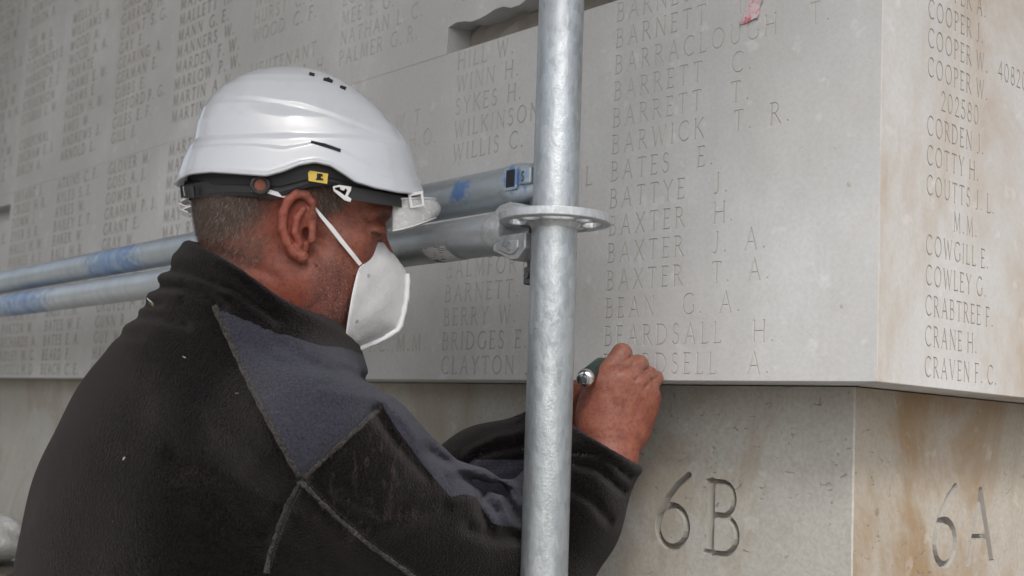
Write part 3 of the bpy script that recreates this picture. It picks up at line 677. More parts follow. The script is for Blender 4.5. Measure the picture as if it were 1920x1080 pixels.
# upper ledger: crimped end with a square slot
L2, a2 = ledger(Z_UP, .080, M['galv_up'], 'upper blue-daubed galvanised ledger with crimped slotted end', .010)
mb = MB(); n = 32; V = []; prof = [(.000, 1.0, 1.0), (.004, 1.04, 1.04), (.010, 1.02, 1.02), (.020, .98, .94), (.034, .90, .84), (.048, .80, .74), (.054, .76, .70)]
F = []
for i, (u, rv, rn) in enumerate(prof):
    for k in range(n):
        a = 2*math.pi*k/n; c_, s_ = math.cos(a), math.sin(a); p_ = 2.0+3.0*min(1, u/.03)
        x = abs(c_)**(2/p_)*(1 if c_ >= 0 else -1); y = abs(s_)**(2/p_)*(1 if s_ >= 0 else -1)
        V.append(a2-WV*u+R_T*(rn*x*(-NV)+rv*y*UP))
for i in range(len(prof)-1):
    for k in range(n): F.append((i*n+k, i*n+(k+1) % n, (i+1)*n+(k+1) % n, (i+1)*n+k))
F.append(tuple((len(prof)-1)*n+k for k in range(n)))
mk('crimped_end', V, F, M['galv_up'], L2, smooth=True)
m, nt, b = new_mat('slot_dark'); b.inputs['Base Color'].default_value = (.012, .014, .02, 1); b.inputs['Roughness'].default_value = .9; M['slot_dark'] = m
mb = MB(); c_ = a2-WV*.019-NV*(R_T*.80)+UP*.004; mb.box(c_, -WV*.0085, UP*.0115, NV*.0055, bev=.002); mb.build('slot', M['slot_dark'], L2)
mb = MB()
for dv, du, hv, hu in ((.0125+.002, 0, .0018, .0095), (-.0085, 0, .0018, .0095), (.003, .0092, .0125, .0016), (.003, -.0092, .0125, .0016)):
    mb.box(a2-WV*(.019+du)-NV*(R_T*.99)+UP*(dv), -WV*hu, UP*hv, NV*.0012, bev=.0008)
mb.build('slot_rim', M['galv_up'], L2)
mb = MB(); mb.box(a2-WV*.042-NV*(R_T*.86)+UP*.004, -WV*.010, UP*.0095, NV*.003, bev=.002); o = mb.build('stamped_plate', M['galv_up'], L2)
mb = MB(); raised('S', a2-WV*.036-NV*(R_T*.86+.0032)-UP*.002, -WV, UP, -NV, .011, .001, mb); mb.build('stamped_mark', M['dark_steel'], o)
mb = MB(); mb.box(a2-WV*.046+UP*.018+NV*.012, -WV*.012, UP*.013, NV*.005, bev=.003); mb.build('wedge', M['dark_steel'], L2)

# ------------------------------------------------------------------ implicit-surface sculpting (surface nets)
def smin(a, b, k):
    h = np.clip(.5+.5*(b-a)/k, 0, 1); return b*(1-h)+a*h-k*h*(1-h)
def smax(a, b, k): return -smin(-a, -b, k)
def ell(p, c, r, A=None):
    q = p-np.asarray(c)
    if A is not None: q = q@np.asarray(A).T
    r = np.asarray(r); k0 = np.sqrt(((q/r)**2).sum(1)); k1 = np.sqrt(((q/(r*r))**2).sum(1)); return k0*(k0-1)/np.maximum(k1, 1e-9)
def cone(p, a, b, ra, rb):
    a = np.asarray(a, float); b = np.asarray(b, float); d = b-a; L = d@d
    t = np.clip((p-a)@d/L, 0, 1); return np.linalg.norm(p-a-t[:, None]*d, axis=1)-(ra+(rb-ra)*t)
def chain(p, pts, rs, k):
    d = None
    for i in range(len(pts)-1):
        e = cone(p, pts[i], pts[i+1], rs[i], rs[i+1]); d = e if d is None else smin(d, e, k)
    return d
def nets(f, lo, hi, h, B=8, lip=1.9):
    lo = np.asarray(lo, float); n = np.ceil((np.asarray(hi)-lo)/h).astype(int)
    nb = np.ceil(n/B).astype(int); n = nb*B
    bc = np.stack(np.meshgrid(*[(np.arange(k)+.5)*B*h for k in nb], indexing='ij'), -1).reshape(-1, 3)+lo
    fb = np.concatenate([f(q) for q in np.array_split(bc, max(1, len(bc)//60000))])
    act = np.abs(fb) < B*h*.87*lip
    D = np.empty(n+1, np.float32)
    D[:-1, :-1, :-1] = np.repeat(np.repeat(np.repeat(fb.reshape(nb), B, 0), B, 1), B, 2)
    D[-1] = D[-2]; D[:, -1] = D[:, -2]; D[:, :, -1] = D[:, :, -2]
    off = np.stack(np.meshgrid(*[np.arange(B+1)]*3, indexing='ij'), -1).reshape(-1, 3)
    ib = np.stack(np.unravel_index(np.nonzero(act)[0], nb), 1)*B
    for ch in np.array_split(ib, max(1, len(ib)//300)):
        I = (ch[:, None, :]+off[None]).reshape(-1, 3); D[I[:, 0], I[:, 1], I[:, 2]] = f(I*h+lo)
    S = D < 0
    c = S[:-1, :-1, :-1].astype(np.int8); cnt = np.zeros(n, np.int8)
    for i in (0, 1):
        for j in (0, 1):
            for k in (0, 1): cnt += S[i:n[0]+i, j:n[1]+j, k:n[2]+k]
    mixed = (cnt > 0) & (cnt < 8)
    C = np.stack(np.nonzero(mixed), 1); idx = np.full(n, -1, np.int64); idx[mixed] = np.arange(len(C))
    acc = np.zeros((len(C), 3)); w = np.zeros(len(C))
    for ax in range(3):
        o1, o2 = [q for q in range(3) if q != ax]
        for i in (0, 1):
            for j in (0, 1):
                p0 = C.copy(); p0[:, o1] += i; p0[:, o2] += j; p1 = p0.copy(); p1[:, ax] += 1
                a = D[p0[:, 0], p0[:, 1], p0[:, 2]]; b = D[p1[:, 0], p1[:, 1], p1[:, 2]]; m = (a < 0) != (b < 0)
                t = np.where(m, a/np.where(m, a-b, 1), 0); q = p0.astype(float); q[:, ax] += t
                acc[m] += q[m]; w[m] += 1
    V = acc/w[:, None]*h+lo
    Q = []
    for ax in range(3):
        o1, o2 = (ax+1) % 3, (ax+2) % 3
        sl0 = [slice(1, -1)]*3; sl0[ax] = slice(0, n[ax]); sl1 = list(sl0); sl1[ax] = slice(1, n[ax]+1)
        a = S[tuple(sl0)]; b = S[tuple(sl1)]; e = np.stack(np.nonzero(a != b), 1)
        if not len(e): continue
        inside = a[e[:, 0], e[:, 1], e[:, 2]]
        P = e.copy(); P[:, o1] += 1; P[:, o2] += 1
        def cell(d1, d2):
            q = P.copy(); q[:, o1] += d1; q[:, o2] += d2; return idx[q[:, 0], q[:, 1], q[:, 2]]
        q = np.stack([cell(-1, -1), cell(0, -1), cell(0, 0), cell(-1, 0)], 1); q[~inside] = q[~inside][:, ::-1]
        Q.append(q)
    Q = np.vstack(Q); Q = Q[(Q >= 0).all(1)]
    return V, Q
def poly_dist(P, line):
    """distance of points P (n,2) to a polyline"""
    d = np.full(len(P), 1e9)
    for a, b in zip(line[:-1], line[1:]):
        a = np.array(a, float); b = np.array(b, float); e = b-a; t = np.clip((P-a)@e/(e@e), 0, 1); d = np.minimum(d, np.linalg.norm(P-a-t[:, None]*e, axis=1))
    return d
def poly_sd(P, poly):
    """signed distance to a closed polygon, negative inside"""
    d = poly_dist(P, list(poly)+[poly[0]]); ins = np.zeros(len(P), bool); n = len(poly)
    for i in range(n):
        (x1, y1), (x2, y2) = poly[i], poly[(i+1) % n]
        if y1 == y2: continue
        c = ((y1 > P[:, 1]) != (y2 > P[:, 1])) & (P[:, 0] < (x2-x1)*(P[:, 1]-y1)/(y2-y1)+x1); ins ^= c
    return np.where(ins, -d, d)

# ------------------------------------------------------------------ head frame: drawn in photo pixels on the plane of the profile
HD = 1.385; HS = FPX/HD; HA = math.radians(9)
HX = CR*math.cos(HA)+CF*math.sin(HA); HL = -CF*math.cos(HA)+CR*math.sin(HA)
def HW(Q):
    """head pixels (x, y down, lateral towards camera) -> world"""
    Q = np.atleast_2d(np.asarray(Q, float))
    O = EYE+(CF*FPX+CR*(560-960)-CU*(440-540))*(HD/FPX)
    return O+((Q[:, :1]-560)/math.cos(HA)*HX-(Q[:, 1:2]-440)*CU+Q[:, 2:3]*HL)/HS
def nr(px, py, lat):
    """pixel seen on the near side at lateral offset lat -> head pixels"""
    k = 1-lat*math.cos(HA)/FPX; return (960+(px-960)*k-lat*math.sin(HA), 540+(py-540)*k, lat)
def head_sdf(p):
    a = np.column_stack([p[:, 0], p[:, 1], np.abs(p[:, 2])])
    d = ell(p, (548, 318, 0), (168, 160, 126))
    d = smin(d, ell(p, (462, 385, 0), (92, 92, 104)), 40)
    d = smin(d, ell(a, (668, 372, 0), (62, 72, 96)), 35)
    d = smin(d, ell(p, (630, 470, 0), (78, 100, 88)), 40)
    d = smin(d, ell(a, (640, 462, 58), (48, 38, 40)), 30)
    d = smin(d, ell(p, (590, 545, 0), (86, 92, 104)), 50)
    d = smin(d, cone(a, (575, 520, 78), (640, 596, 14), 42, 34), 36)
    d = smin(d, ell(p, (648, 600, 0), (36, 30, 38)), 22)
    d = smin(d, cone(a, (706, 432, 0), (722, 490, 0), 11, 18), 16)
    d = smin(d, cone(p, (486, 470, 0), (462, 690, 0), 100, 80), 46)
    d = smin(d, cone(p, (560, 560, 0), (510, 720, 0), 88, 84), 46)
    d = smin(d, cone(a, (688, 404, 76), (716, 398, 28), 13, 13), 16)           # brow ridge
    d = smax(d, -ell(a, (718, 430, 62), (24, 17, 24)), 16)                        # eye socket
    d = smin(d, ell(a, (698, 434, 52), (22, 17, 26)), 8)                          # lids
    d = smax(d, -cone(a, nr(690, 433, 88)[:2]+(84,), nr(712, 440, 70)[:2]+(66,), 2.2, 2.2), 3)   # lash line
    d = smax(d, -cone(a, (676, 441, 90), (690, 437, 84), 1.2, 1.5), 5)
    # ear
    E = lambda x, y, l: np.array(nr(x, y, l))
    fade = 0
    plate = ell(a, E(560, 425, 122), (30, 60, 13), A=[[.98, .17, .12], [-.17, .98, 0], [-.12, 0, .99]])
    d = smin(d, plate, 7)
    hel = [E(584, 402, 132), E(584, 380, 137), E(573, 366, 140), E(556, 364, 142), E(541, 376, 143), E(532, 400, 143), E(531, 428, 142), E(539, 455, 139), E(553, 474, 136), E(566, 482, 133)]
    d = smin(d, chain(a, hel, [6, 7, 7.5, 8, 8, 8, 8, 8, 10, 12], 4), 5)
    d = smax(d, -ell(a, E(566, 432, 137), (12, 24, 9), A=[[.97, .24, 0], [-.24, .97, 0], [0, 0, 1]]), 5)
    d = smax(d, -ell(a, E(573, 440, 128), (8, 13, 16)), 4)
    d = smax(d, -chain(a, [E(577, 388, 141), E(560, 380, 142), E(546, 396, 142), E(543, 425, 141), E(550, 450, 139)], [4, 4.5, 5, 5, 4], 3), 4)
    d = smin(d, chain(a, [E(568, 392, 138), E(556, 410, 140), E(553, 436, 139), E(562, 458, 136)], [6, 6.5, 6.5, 6], 4), 5)
    d = smin(d, cone(a, E(585, 432, 130), E(584, 450, 130), 6, 7), 5)
    d = smax(d, -cone(a, E(587, 470, 124), E(593, 500, 112), 2.0, 1.5), 4)
    # skin folds of the neck and cheek
    P = p[:, :2]
    for ln, amp, wd in ([[(600, 560), (560, 600), (510, 600)], 2.2, 8], [[(520, 520), (470, 500), (420, 470)], 1.8, 9], [[(598, 470), (612, 520), (605, 570)], 1.6, 10], [[(655, 470), (640, 510), (632, 560)], 1.5, 9]):
        d = d+amp*np.exp(-(poly_dist(P, ln)/wd)**2)
    return d

# ------------------------------------------------------------------ person
person = thing('person', 'man in black and slate fleece, seen from behind his right shoulder, carving a name', 'person', (W(340, 1060, 1.44)[0], W(340, 1060, 1.44)[1], 0.0))

# hands, in metres
def hand_r(p):
    wr = [W(1146, 822, 1.435), W(1140, 870, 1.428), W(1105, 930, 1.428)]
    ex = CR
    d = smin(cone(p, wr[1]-CR*.009, wr[0]-CR*.013, .023, .0232), cone(p, wr[1]+CR*.009, wr[0]+CR*.013, .023, .0232), .02)
    d = smin(d, cone(p, wr[2], wr[1], .022, .025), .02)
    mcp = [W(1128, 716, 1.428), W(1160, 710, 1.424), W(1190, 718, 1.430), W(1212, 736, 1.440)]
    rm = [.0150, .0150, .0145, .0135]
    base = [W(1118, 800, 1.437), W(1138, 800, 1.432), W(1158, 802, 1.435), W(1176, 806, 1.441)]
    for m_, b_, r_ in zip(mcp, base, rm): d = smin(d, cone(p, b_, m_, .0215, r_), .016)
    d = smin(d, ell(p, W(1150, 770, 1.442), (.037, .022, .042)), .018)
    d = smin(d, cone(p, W(1192, 800, 1.445), W(1216, 752, 1.450), .016, .014), .015)
    F = [[mcp[0], W(1166, 663, 1.446), W(1163, 672, 1.478), W(1146, 694, 1.492)],
         [mcp[1], W(1197, 684, 1.448), W(1194, 694, 1.478), W(1172, 712, 1.490)],
         [mcp[2], W(1216, 704, 1.456), W(1211, 716, 1.480), W(1190, 728, 1.490)],
         [mcp[3], W(1229, 710, 1.464), W(1224, 724, 1.484), W(1206, 736, 1.490)]]
    R_ = [[.0135, .0120, .0108, .0095], [.0130, .0118, .0105, .0092], [.0120, .0108, .0098, .0088], [.0108, .0092, .0084, .0078]]
    fd = None
    for f_, r_ in zip(F, R_):
        c = chain(p, f_, r_, .003); fd = c if fd is None else smin(fd, c, .0010)
    d = smin(d, fd, .0042)
    th = chain(p, [W(1112, 772, 1.440), W(1112, 728, 1.462), W(1130, 700, 1.485), W(1146, 684, 1.500)], [.019, .0145, .0125, .010], .008)
    d = smin(d, th, .010)
    # knuckle hollows and skin creases over the joints
    P = PX(p); near = 1.0
    for ln, amp, wd in ([[(1162, 694), (1184, 679)], .0024, 3.5], [[(1192, 712), (1210, 697)], .0022, 3.5], [[(1210, 726), (1222, 712)], .0018, 3], [[(1150, 690), (1160, 684)], .0005, 2], [[(1146, 684), (1156, 677)], .0005, 2], [[(1178, 700), (1186, 696)], .0005, 2], [[(1143, 735), (1150, 760)], .0012, 8], [[(1176, 738), (1172, 765)], .0012, 8], [[(1200, 752), (1190, 780)], .0010, 8], [[(1098, 815), (1150, 806), (1196, 822)], .0004, 4], [[(1160, 652), (1174, 658)], .0004, 2]):
        d = d+amp*np.exp(-(poly_dist(P, ln)/wd)**2)
    return d
def hand_l(p):
    d = cone(p, W(985, 868, 1.56), W(1052, 806, 1.535), .034, .026)
    d = smin(d, cone(p, W(1052, 806, 1.535), W(1080, 768, 1.515), .028, .026), .02)
    for i, (a, b, c) in enumerate([((1070, 748, 1.50), (1088, 730, 1.478), (1108, 722, 1.484)), ((1078, 762, 1.497), (1096, 748, 1.476), (1112, 742, 1.486)), ((1084, 778, 1.497), (1100, 768, 1.48), (1112, 764, 1.49)), ((1086, 794, 1.50), (1098, 786, 1.486), (1108, 784, 1.494))]):
        d = smin(d, chain(p, [W(*a), W(*b), W(*c)], [.0125, .0105, .0095], .004), .004)
    d = smin(d, chain(p, [W(1062, 772, 1.50), W(1076, 742, 1.475), W(1092, 728, 1.462)], [.015, .0125, .0105], .006), .006)
    return d
Vh, Qh = nets(head_sdf, (335, 135, -190), (790, 760, 190), 2.6, lip=2.2)
HeadPx = Vh.copy(); Vhw = HW(Vh)
c0 = W(1150, 770, 1.45); Vr, Qr = nets(hand_r, c0-[.085, .08, .16], c0+[.075, .075, .10], .0016)
c1 = W(1070, 790, 1.51); Vl, Ql = nets(hand_l, c1-[.10, .07, .09], c1+[.06, .06, .07], .0022)
# torso and limbs under the clothes, coarse
TR_ = nrm([.53, -.85, 0]); TF_ = nrm([.85, .53, 0])
TA = np.array([TF_, TR_, UP])
def at(px, py, Y): return W(px, py, Y)
HIP = np.array([at(322, 1060, 1.45)[0], at(322, 1060, 1.45)[1], .98])
def core(p):
    d = ell(p, at(425, 830, 1.44), (.09, .15, .14), TA); d = smin(d, ell(p, at(345, 1010, 1.45), (.13, .17, .22), TA), .08)
    d = smin(d, ell(p, HIP, (.12, .16, .14), TA), .06)
    d = smin(d, cone(p, at(440, 660, 1.42), at(470, 560, 1.40), .06, .055), .04)
    for s in (-1, 1):
        h = HIP+TR_*s*.09; k = np.array([h[0]+.02, h[1]+.01, .52]); an = np.array([h[0]-.01, h[1], .08])
        d = smin(d, chain(p, [h, k, an], [.085, .058, .042], .03), .03)
    return d
Vc, Qc = nets(core, HIP-[.32, .34, .96], HIP+[.40, .36, .86], .016)
skinV = np.vstack([Vhw, Vr, Vl, Vc]); skinQ = np.vstack([Qh[:, ::1], Qr+len(Vh), Ql+len(Vh)+len(Vr), Qc+len(Vh)+len(Vr)+len(Vl)])
# winding of the head: pixel frame has y down, so it is mirrored
skinQ[:len(Qh)] = skinQ[:len(Qh)][:, ::-1] if np.dot(np.cross(HX, -CU), HL) < 0 else skinQ[:len(Qh)]

def hair_mask(Q):
    """1 where hair grows, from head pixels"""
    x, y, l = Q[:, 0], Q[:, 1], np.abs(Q[:, 2])
    P = np.column_stack([x, y])
    back = np.clip(-poly_sd(P, [(330, 300), (330, 455), (362, 470), (420, 476), (470, 462), (505, 430), (520, 395), (530, 340), (560, 250)])/42, 0, 1)
    nape = np.clip(-poly_sd(P, [(345, 440), (375, 500), (430, 520), (500, 500), (520, 440), (470, 440)])/40, 0, .35)
    temple = np.clip(-poly_sd(P, [(560, 250), (548, 372), (588, 376), (590, 400), (612, 440), (618, 410), (640, 400), (655, 372), (668, 330), (700, 300)])/14, 0, 1)
    top = np.clip((330-y)/20, 0, 1)
    return np.maximum(np.maximum(np.maximum(back, nape), temple), top)
def beard_mask(Q):
    P = Q[:, :2]
    return np.clip(-poly_sd(P, [(596, 470), (625, 470), (660, 490), (690, 560), (690, 660), (640, 665), (600, 640), (560, 575), (575, 500)])/30, 0, 1)
n_all = len(skinV); hm = np.zeros(n_all); bm_ = np.zeros(n_all); red = np.zeros(n_all)
hm[:len(Vh)] = hair_mask(HeadPx); bm_[:len(Vh)] = beard_mask(HeadPx)
ear_d = np.hypot((HeadPx[:, 0]-548)/34, (HeadPx[:, 1]-424)/70)
red[:len(Vh)] = np.clip(np.maximum(np.exp(-ear_d**2)*.8, np.clip((HeadPx[:, 1]-480)/160, 0, .6)), 0, 1)
dst = np.zeros(n_all); hp_ = PX(Vr); dst[len(Vh):len(Vh)+len(Vr)] = np.clip((745-hp_[:, 1]+.35*(hp_[:, 0]-1160))/70, 0, 1)
m, nt, b = new_mat('skin'); N = NT(nt); p = N.pos()
def attr(N, name): k = N.n('ShaderNodeAttribute'); k.attribute_name = name; return k.outputs['Fac']
c = N.mix(N.ramp(N.noise(p, 60, 4, .6), .3, .7), (.245, .084, .053), (.178, .054, .035))
c = N.mix(N.math('MULTIPLY', attr(N, 'red'), .75), c, (.30, .064, .046))
c = N.mix(N.math('MULTIPLY', N.ramp(N.noise(p, 240, 4, .65), .48, .70), .5), c, (.09, .026, .018))
c = N.mix(N.math('MULTIPLY', N.ramp(N.noise(p, 620, 3, .65), .54, .68), .35), c, (.26, .105, .072))
c = N.mix(N.math('MULTIPLY', attr(N, 'beard'), N.ramp(N.noise(p, 500, 2), .35, .65, .1, .6)), c, (.095, .042, .036))
c = N.mix(N.math('MULTIPLY', attr(N, 'hair'), .80), c, (.075, .055, .047))
c = N.mix(N.math('MULTIPLY', attr(N, 'dust'), N.ramp(N.noise(p, 180, 4, .65), .35, .7, .05, .4)), c, (.27, .19, .16))
N.l(c, b.inputs['Base Color']); b.inputs['Roughness'].default_value = .52; b.inputs['Specular IOR Level'].default_value = .35
b.inputs['Subsurface Weight'].default_value = .12; b.inputs['Subsurface Radius'].default_value = (.006, .0022, .0012); b.inputs['Subsurface Scale'].default_value = 1.0
h = N.math('ADD', N.math('MULTIPLY', N.noise(p, 330, 4, .6), .6), N.math('MULTIPLY', N.vor(p, 620), .5))
N.l(N.bump(h, .35, .0013), b.inputs['Normal']); M['skin'] = m
body = mk('body', skinV, skinQ, M['skin'], person, smooth=True)
for nm, arr in (('hair', hm), ('beard', bm_), ('red', red), ('dust', dst)):
    at_ = body.data.attributes.new(nm, 'FLOAT', 'POINT'); at_.data.foreach_set('value', arr.astype(np.float32))
print('body', len(skinV), time.time()-T0)

# ------------------------------------------------------------------ hair and stubble: many short strands
def strands(name, dens, lens, width, mats, sel, dirf, par, rootlift=.0):
    V4 = HeadPx[Qh]; cen = V4.mean(1); Wq = Vhw[skinQ[:len(Qh)]]
    nn = np.cross(Wq[:, 1]-Wq[:, 0], Wq[:, 2]-Wq[:, 0]); ar = np.linalg.norm(nn, axis=1); nn = nn/np.maximum(ar, 1e-12)[:, None]
    w = sel(cen)*ar; n = int(dens*w.sum()*1e4); pick = RNG.choice(len(cen), n, p=w/w.sum())
    u = RNG.random((n, 2)); P = (Wq[pick, 0]*(1-u[:, :1])*(1-u[:, 1:])+Wq[pick, 1]*u[:, :1]*(1-u[:, 1:])+Wq[pick, 2]*u[:, :1]*u[:, 1:]+Wq[pick, 3]*(1-u[:, :1])*u[:, 1:])
    Nn = nn[pick]; D = dirf(cen[pick]); D = D-Nn*(D*Nn).sum(1)[:, None]; D /= np.maximum(np.linalg.norm(D, axis=1), 1e-9)[:, None]
    D = D+RNG.normal(0, .28, D.shape); L = RNG.uniform(lens[0], lens[1], n)[:, None]
    d1 = D+Nn*RNG.uniform(.25, .7, n)[:, None]; d1 /= np.linalg.norm(d1, axis=1)[:, None]
    sd = np.cross(d1, Nn); sd /= np.maximum(np.linalg.norm(sd, axis=1), 1e-9)[:, None]
    mid = P+d1*L*.55; tip = P+(d1*.55+(D*.8+Nn*.1)*.45)*L
    V = np.stack([P-sd*width-Nn*.0006, P+sd*width-Nn*.0006, mid-sd*width*.8, mid+sd*width*.8, tip], 1).reshape(-1, 3)
    k = np.arange(n)*5
    F = [(a, a+1, a+3, a+2) for a in k.tolist()]+[(a+2, a+3, a+4) for a in k.tolist()]
    fm = np.tile(RNG.integers(0, len(mats), n), 2)
    o = mk(name, V, F, mats, par, fm); return o
def simple(name, col, rough=.5, metal=0.0, **kw):
    m, nt, b = new_mat(name); b.inputs['Base Color'].default_value = (*col, 1); b.inputs['Roughness'].default_value = rough; b.inputs['Metallic'].default_value = metal
    for k, v in kw.items(): b.inputs[k.replace('_', ' ')].default_value = v
    return m
HM = [simple('hair_dark', (.052, .034, .025), .6), simple('hair_mid', (.105, .074, .056), .55), simple('hair_grey', (.24, .20, .175), .5)]
def hdir(c):
    x, y = c[:, 0], c[:, 1]
    back = x < 535
    D = np.where(back[:, None], (-.25*HX+(-CU)*1.0)[None], (HX*.25-CU*1.0)[None]); return D.copy()
strands('hair', 95, (.004, .009), .00014, [HM[0], HM[0], HM[0], HM[1], HM[1], HM[1], HM[2]], lambda c: hair_mask(c)*(c[:, 1] > 285)*np.where(c[:, 2] > -60, 1, .5), hdir, person)
strands('stubble', 60, (.0012, .0028), .00024, [HM[0], HM[0], HM[0], HM[1], HM[2]], lambda c: beard_mask(c)*(c[:, 2] > -40), lambda c: (np.zeros((len(c), 3))+HX*.3-CU), person)
strands('sideburn_fuzz', 10, (.0015, .004), .00013, [HM[1], HM[2]], lambda c: np.clip(hair_mask(c)+np.clip(1-np.hypot(c[:, 0]-630, c[:, 1]-430)/70, 0, 1), 0, 1)*(c[:, 2] > 0)*(c[:, 1] > 285), hdir, person)
# eye: dark iris just behind the lids, with lashes
mb = MB(); ctr = HW([nr(703, 437, 66)])[0]
mb.tube([HW([nr(694, 434.5, 80)])[0], HW([nr(703, 438, 76)])[0], HW([nr(712, 441.5, 66)])[0]], [.0009, .0013, .0006], 8); mb.build('eyelashes', HM[0], person, True)
mb = MB()
for k in range(46):
    t = k/45; a = np.array(nr(676+52*t, 411-7*t, 92-34*t)); q = HW([a])[0]; mb.tube([q, q+(HX*random.uniform(.3, 1)-CU*random.uniform(-.6, .5)+HL*.25)*.006], [.0003, .0001], 4, caps=False)
mb.build('eyebrow', HM[1], person)
print('hair', time.time()-T0)

# ------------------------------------------------------------------ fleece jacket
SH_R, EL_R, WR_R = W(585, 812, 1.27), W(985, 1085, 1.435), W(1130, 838, 1.425)
SH_L, EL_L, WR_L = W(470, 790, 1.66), W(800, 960, 1.64), W(1040, 818, 1.54)
COLC = W(487, 552, 1.372); CN = nrm(CR*.48+CU*.87+CF*.03); TN = nrm(CR*.596+CU*.803); CX_ = nrm(CR*.87-CU*.48); CX_ = nrm(CX_-CN*(CX_@CN)); CY_ = np.cross(CN, CX_)
FOLDS = [  # (line in photo pixels, depth in m, half width in px): + hollow, - ridge
 ([(318, 507), (372, 516), (440, 540), (520, 600)], .0052, 9), ([(291, 538), (340, 538), (392, 556), (420, 575)], .0062, 9), ([(262, 572), (300, 572)], .005, 7), ([(240, 594), (300, 596), (350, 610)], .006, 9), ([(205, 628), (260, 630)], .003, 9),
 ([(330, 480), (380, 492), (450, 520)], -.004, 12), ([(300, 520), (350, 525), (420, 556)], -.005, 9), ([(283, 553), (330, 556)], -.003, 8),
 ([(455, 640), (520, 680), (590, 690)], .0030, 14), ([(520, 645), (600, 690), (680, 715)], .0035, 11), ([(600, 735), (670, 745), (715, 752)], -.0030, 10), ([(640, 690), (690, 712), (720, 738)], .0035, 8),
 ([(720, 755), (760, 790), (792, 840)], -.0035, 11), ([(700, 770), (740, 830), (800, 895)], .0030, 8),
 ([(800, 842), (840, 870), (890, 905), (930, 960)], .0060, 10), ([(850, 880), (910, 885), (960, 915), (985, 950)], -.0075, 11), ([(905, 930), (900, 955), (915, 985)], .0060, 9), ([(890, 905), (945, 925), (975, 985)], .0060, 8), ([(935, 905), (985, 935)], .004, 7),
 ([(940, 935), (955, 975), (985, 1000)], -.0050, 9), ([(880, 990), (930, 1010), (985, 1010)], .0045, 14), ([(700, 1000), (790, 960), (880, 940)], -.0035, 18), ([(640, 930), (720, 960), (830, 950)], .0035, 16),
 ([(1080, 870), (1120, 880), (1165, 920)], .0050, 8), ([(1075, 920), (1110, 940), (1140, 975)], .0045, 9), ([(1075, 850), (1130, 852), (1178, 892)], .0040, 6),
 ([(330, 860), (450, 900), (560, 960), (640, 1050)], .0040, 22), ([(300, 780), (400, 800), (480, 860)], -.0030, 26), ([(380, 960), (470, 1000), (560, 1080)], -.0035, 22),
 ([(560, 905), (530, 960), (500, 1050)], .0035, 7), ([(400, 575), (440, 660), (500, 780), (563, 898)], .0028, 6), ([(565, 900), (640, 975), (780, 1080)], .0028, 6), ([(566, 898), (640, 828), (716, 760)], .0025, 6),
]
FOLDS_FAR = [([(850, 900), (900, 850), (985, 836)], .006, 9), ([(880, 850), (930, 822), (985, 812)], -.005, 9), ([(905, 885), (950, 868), (990, 862)], .004, 8)]
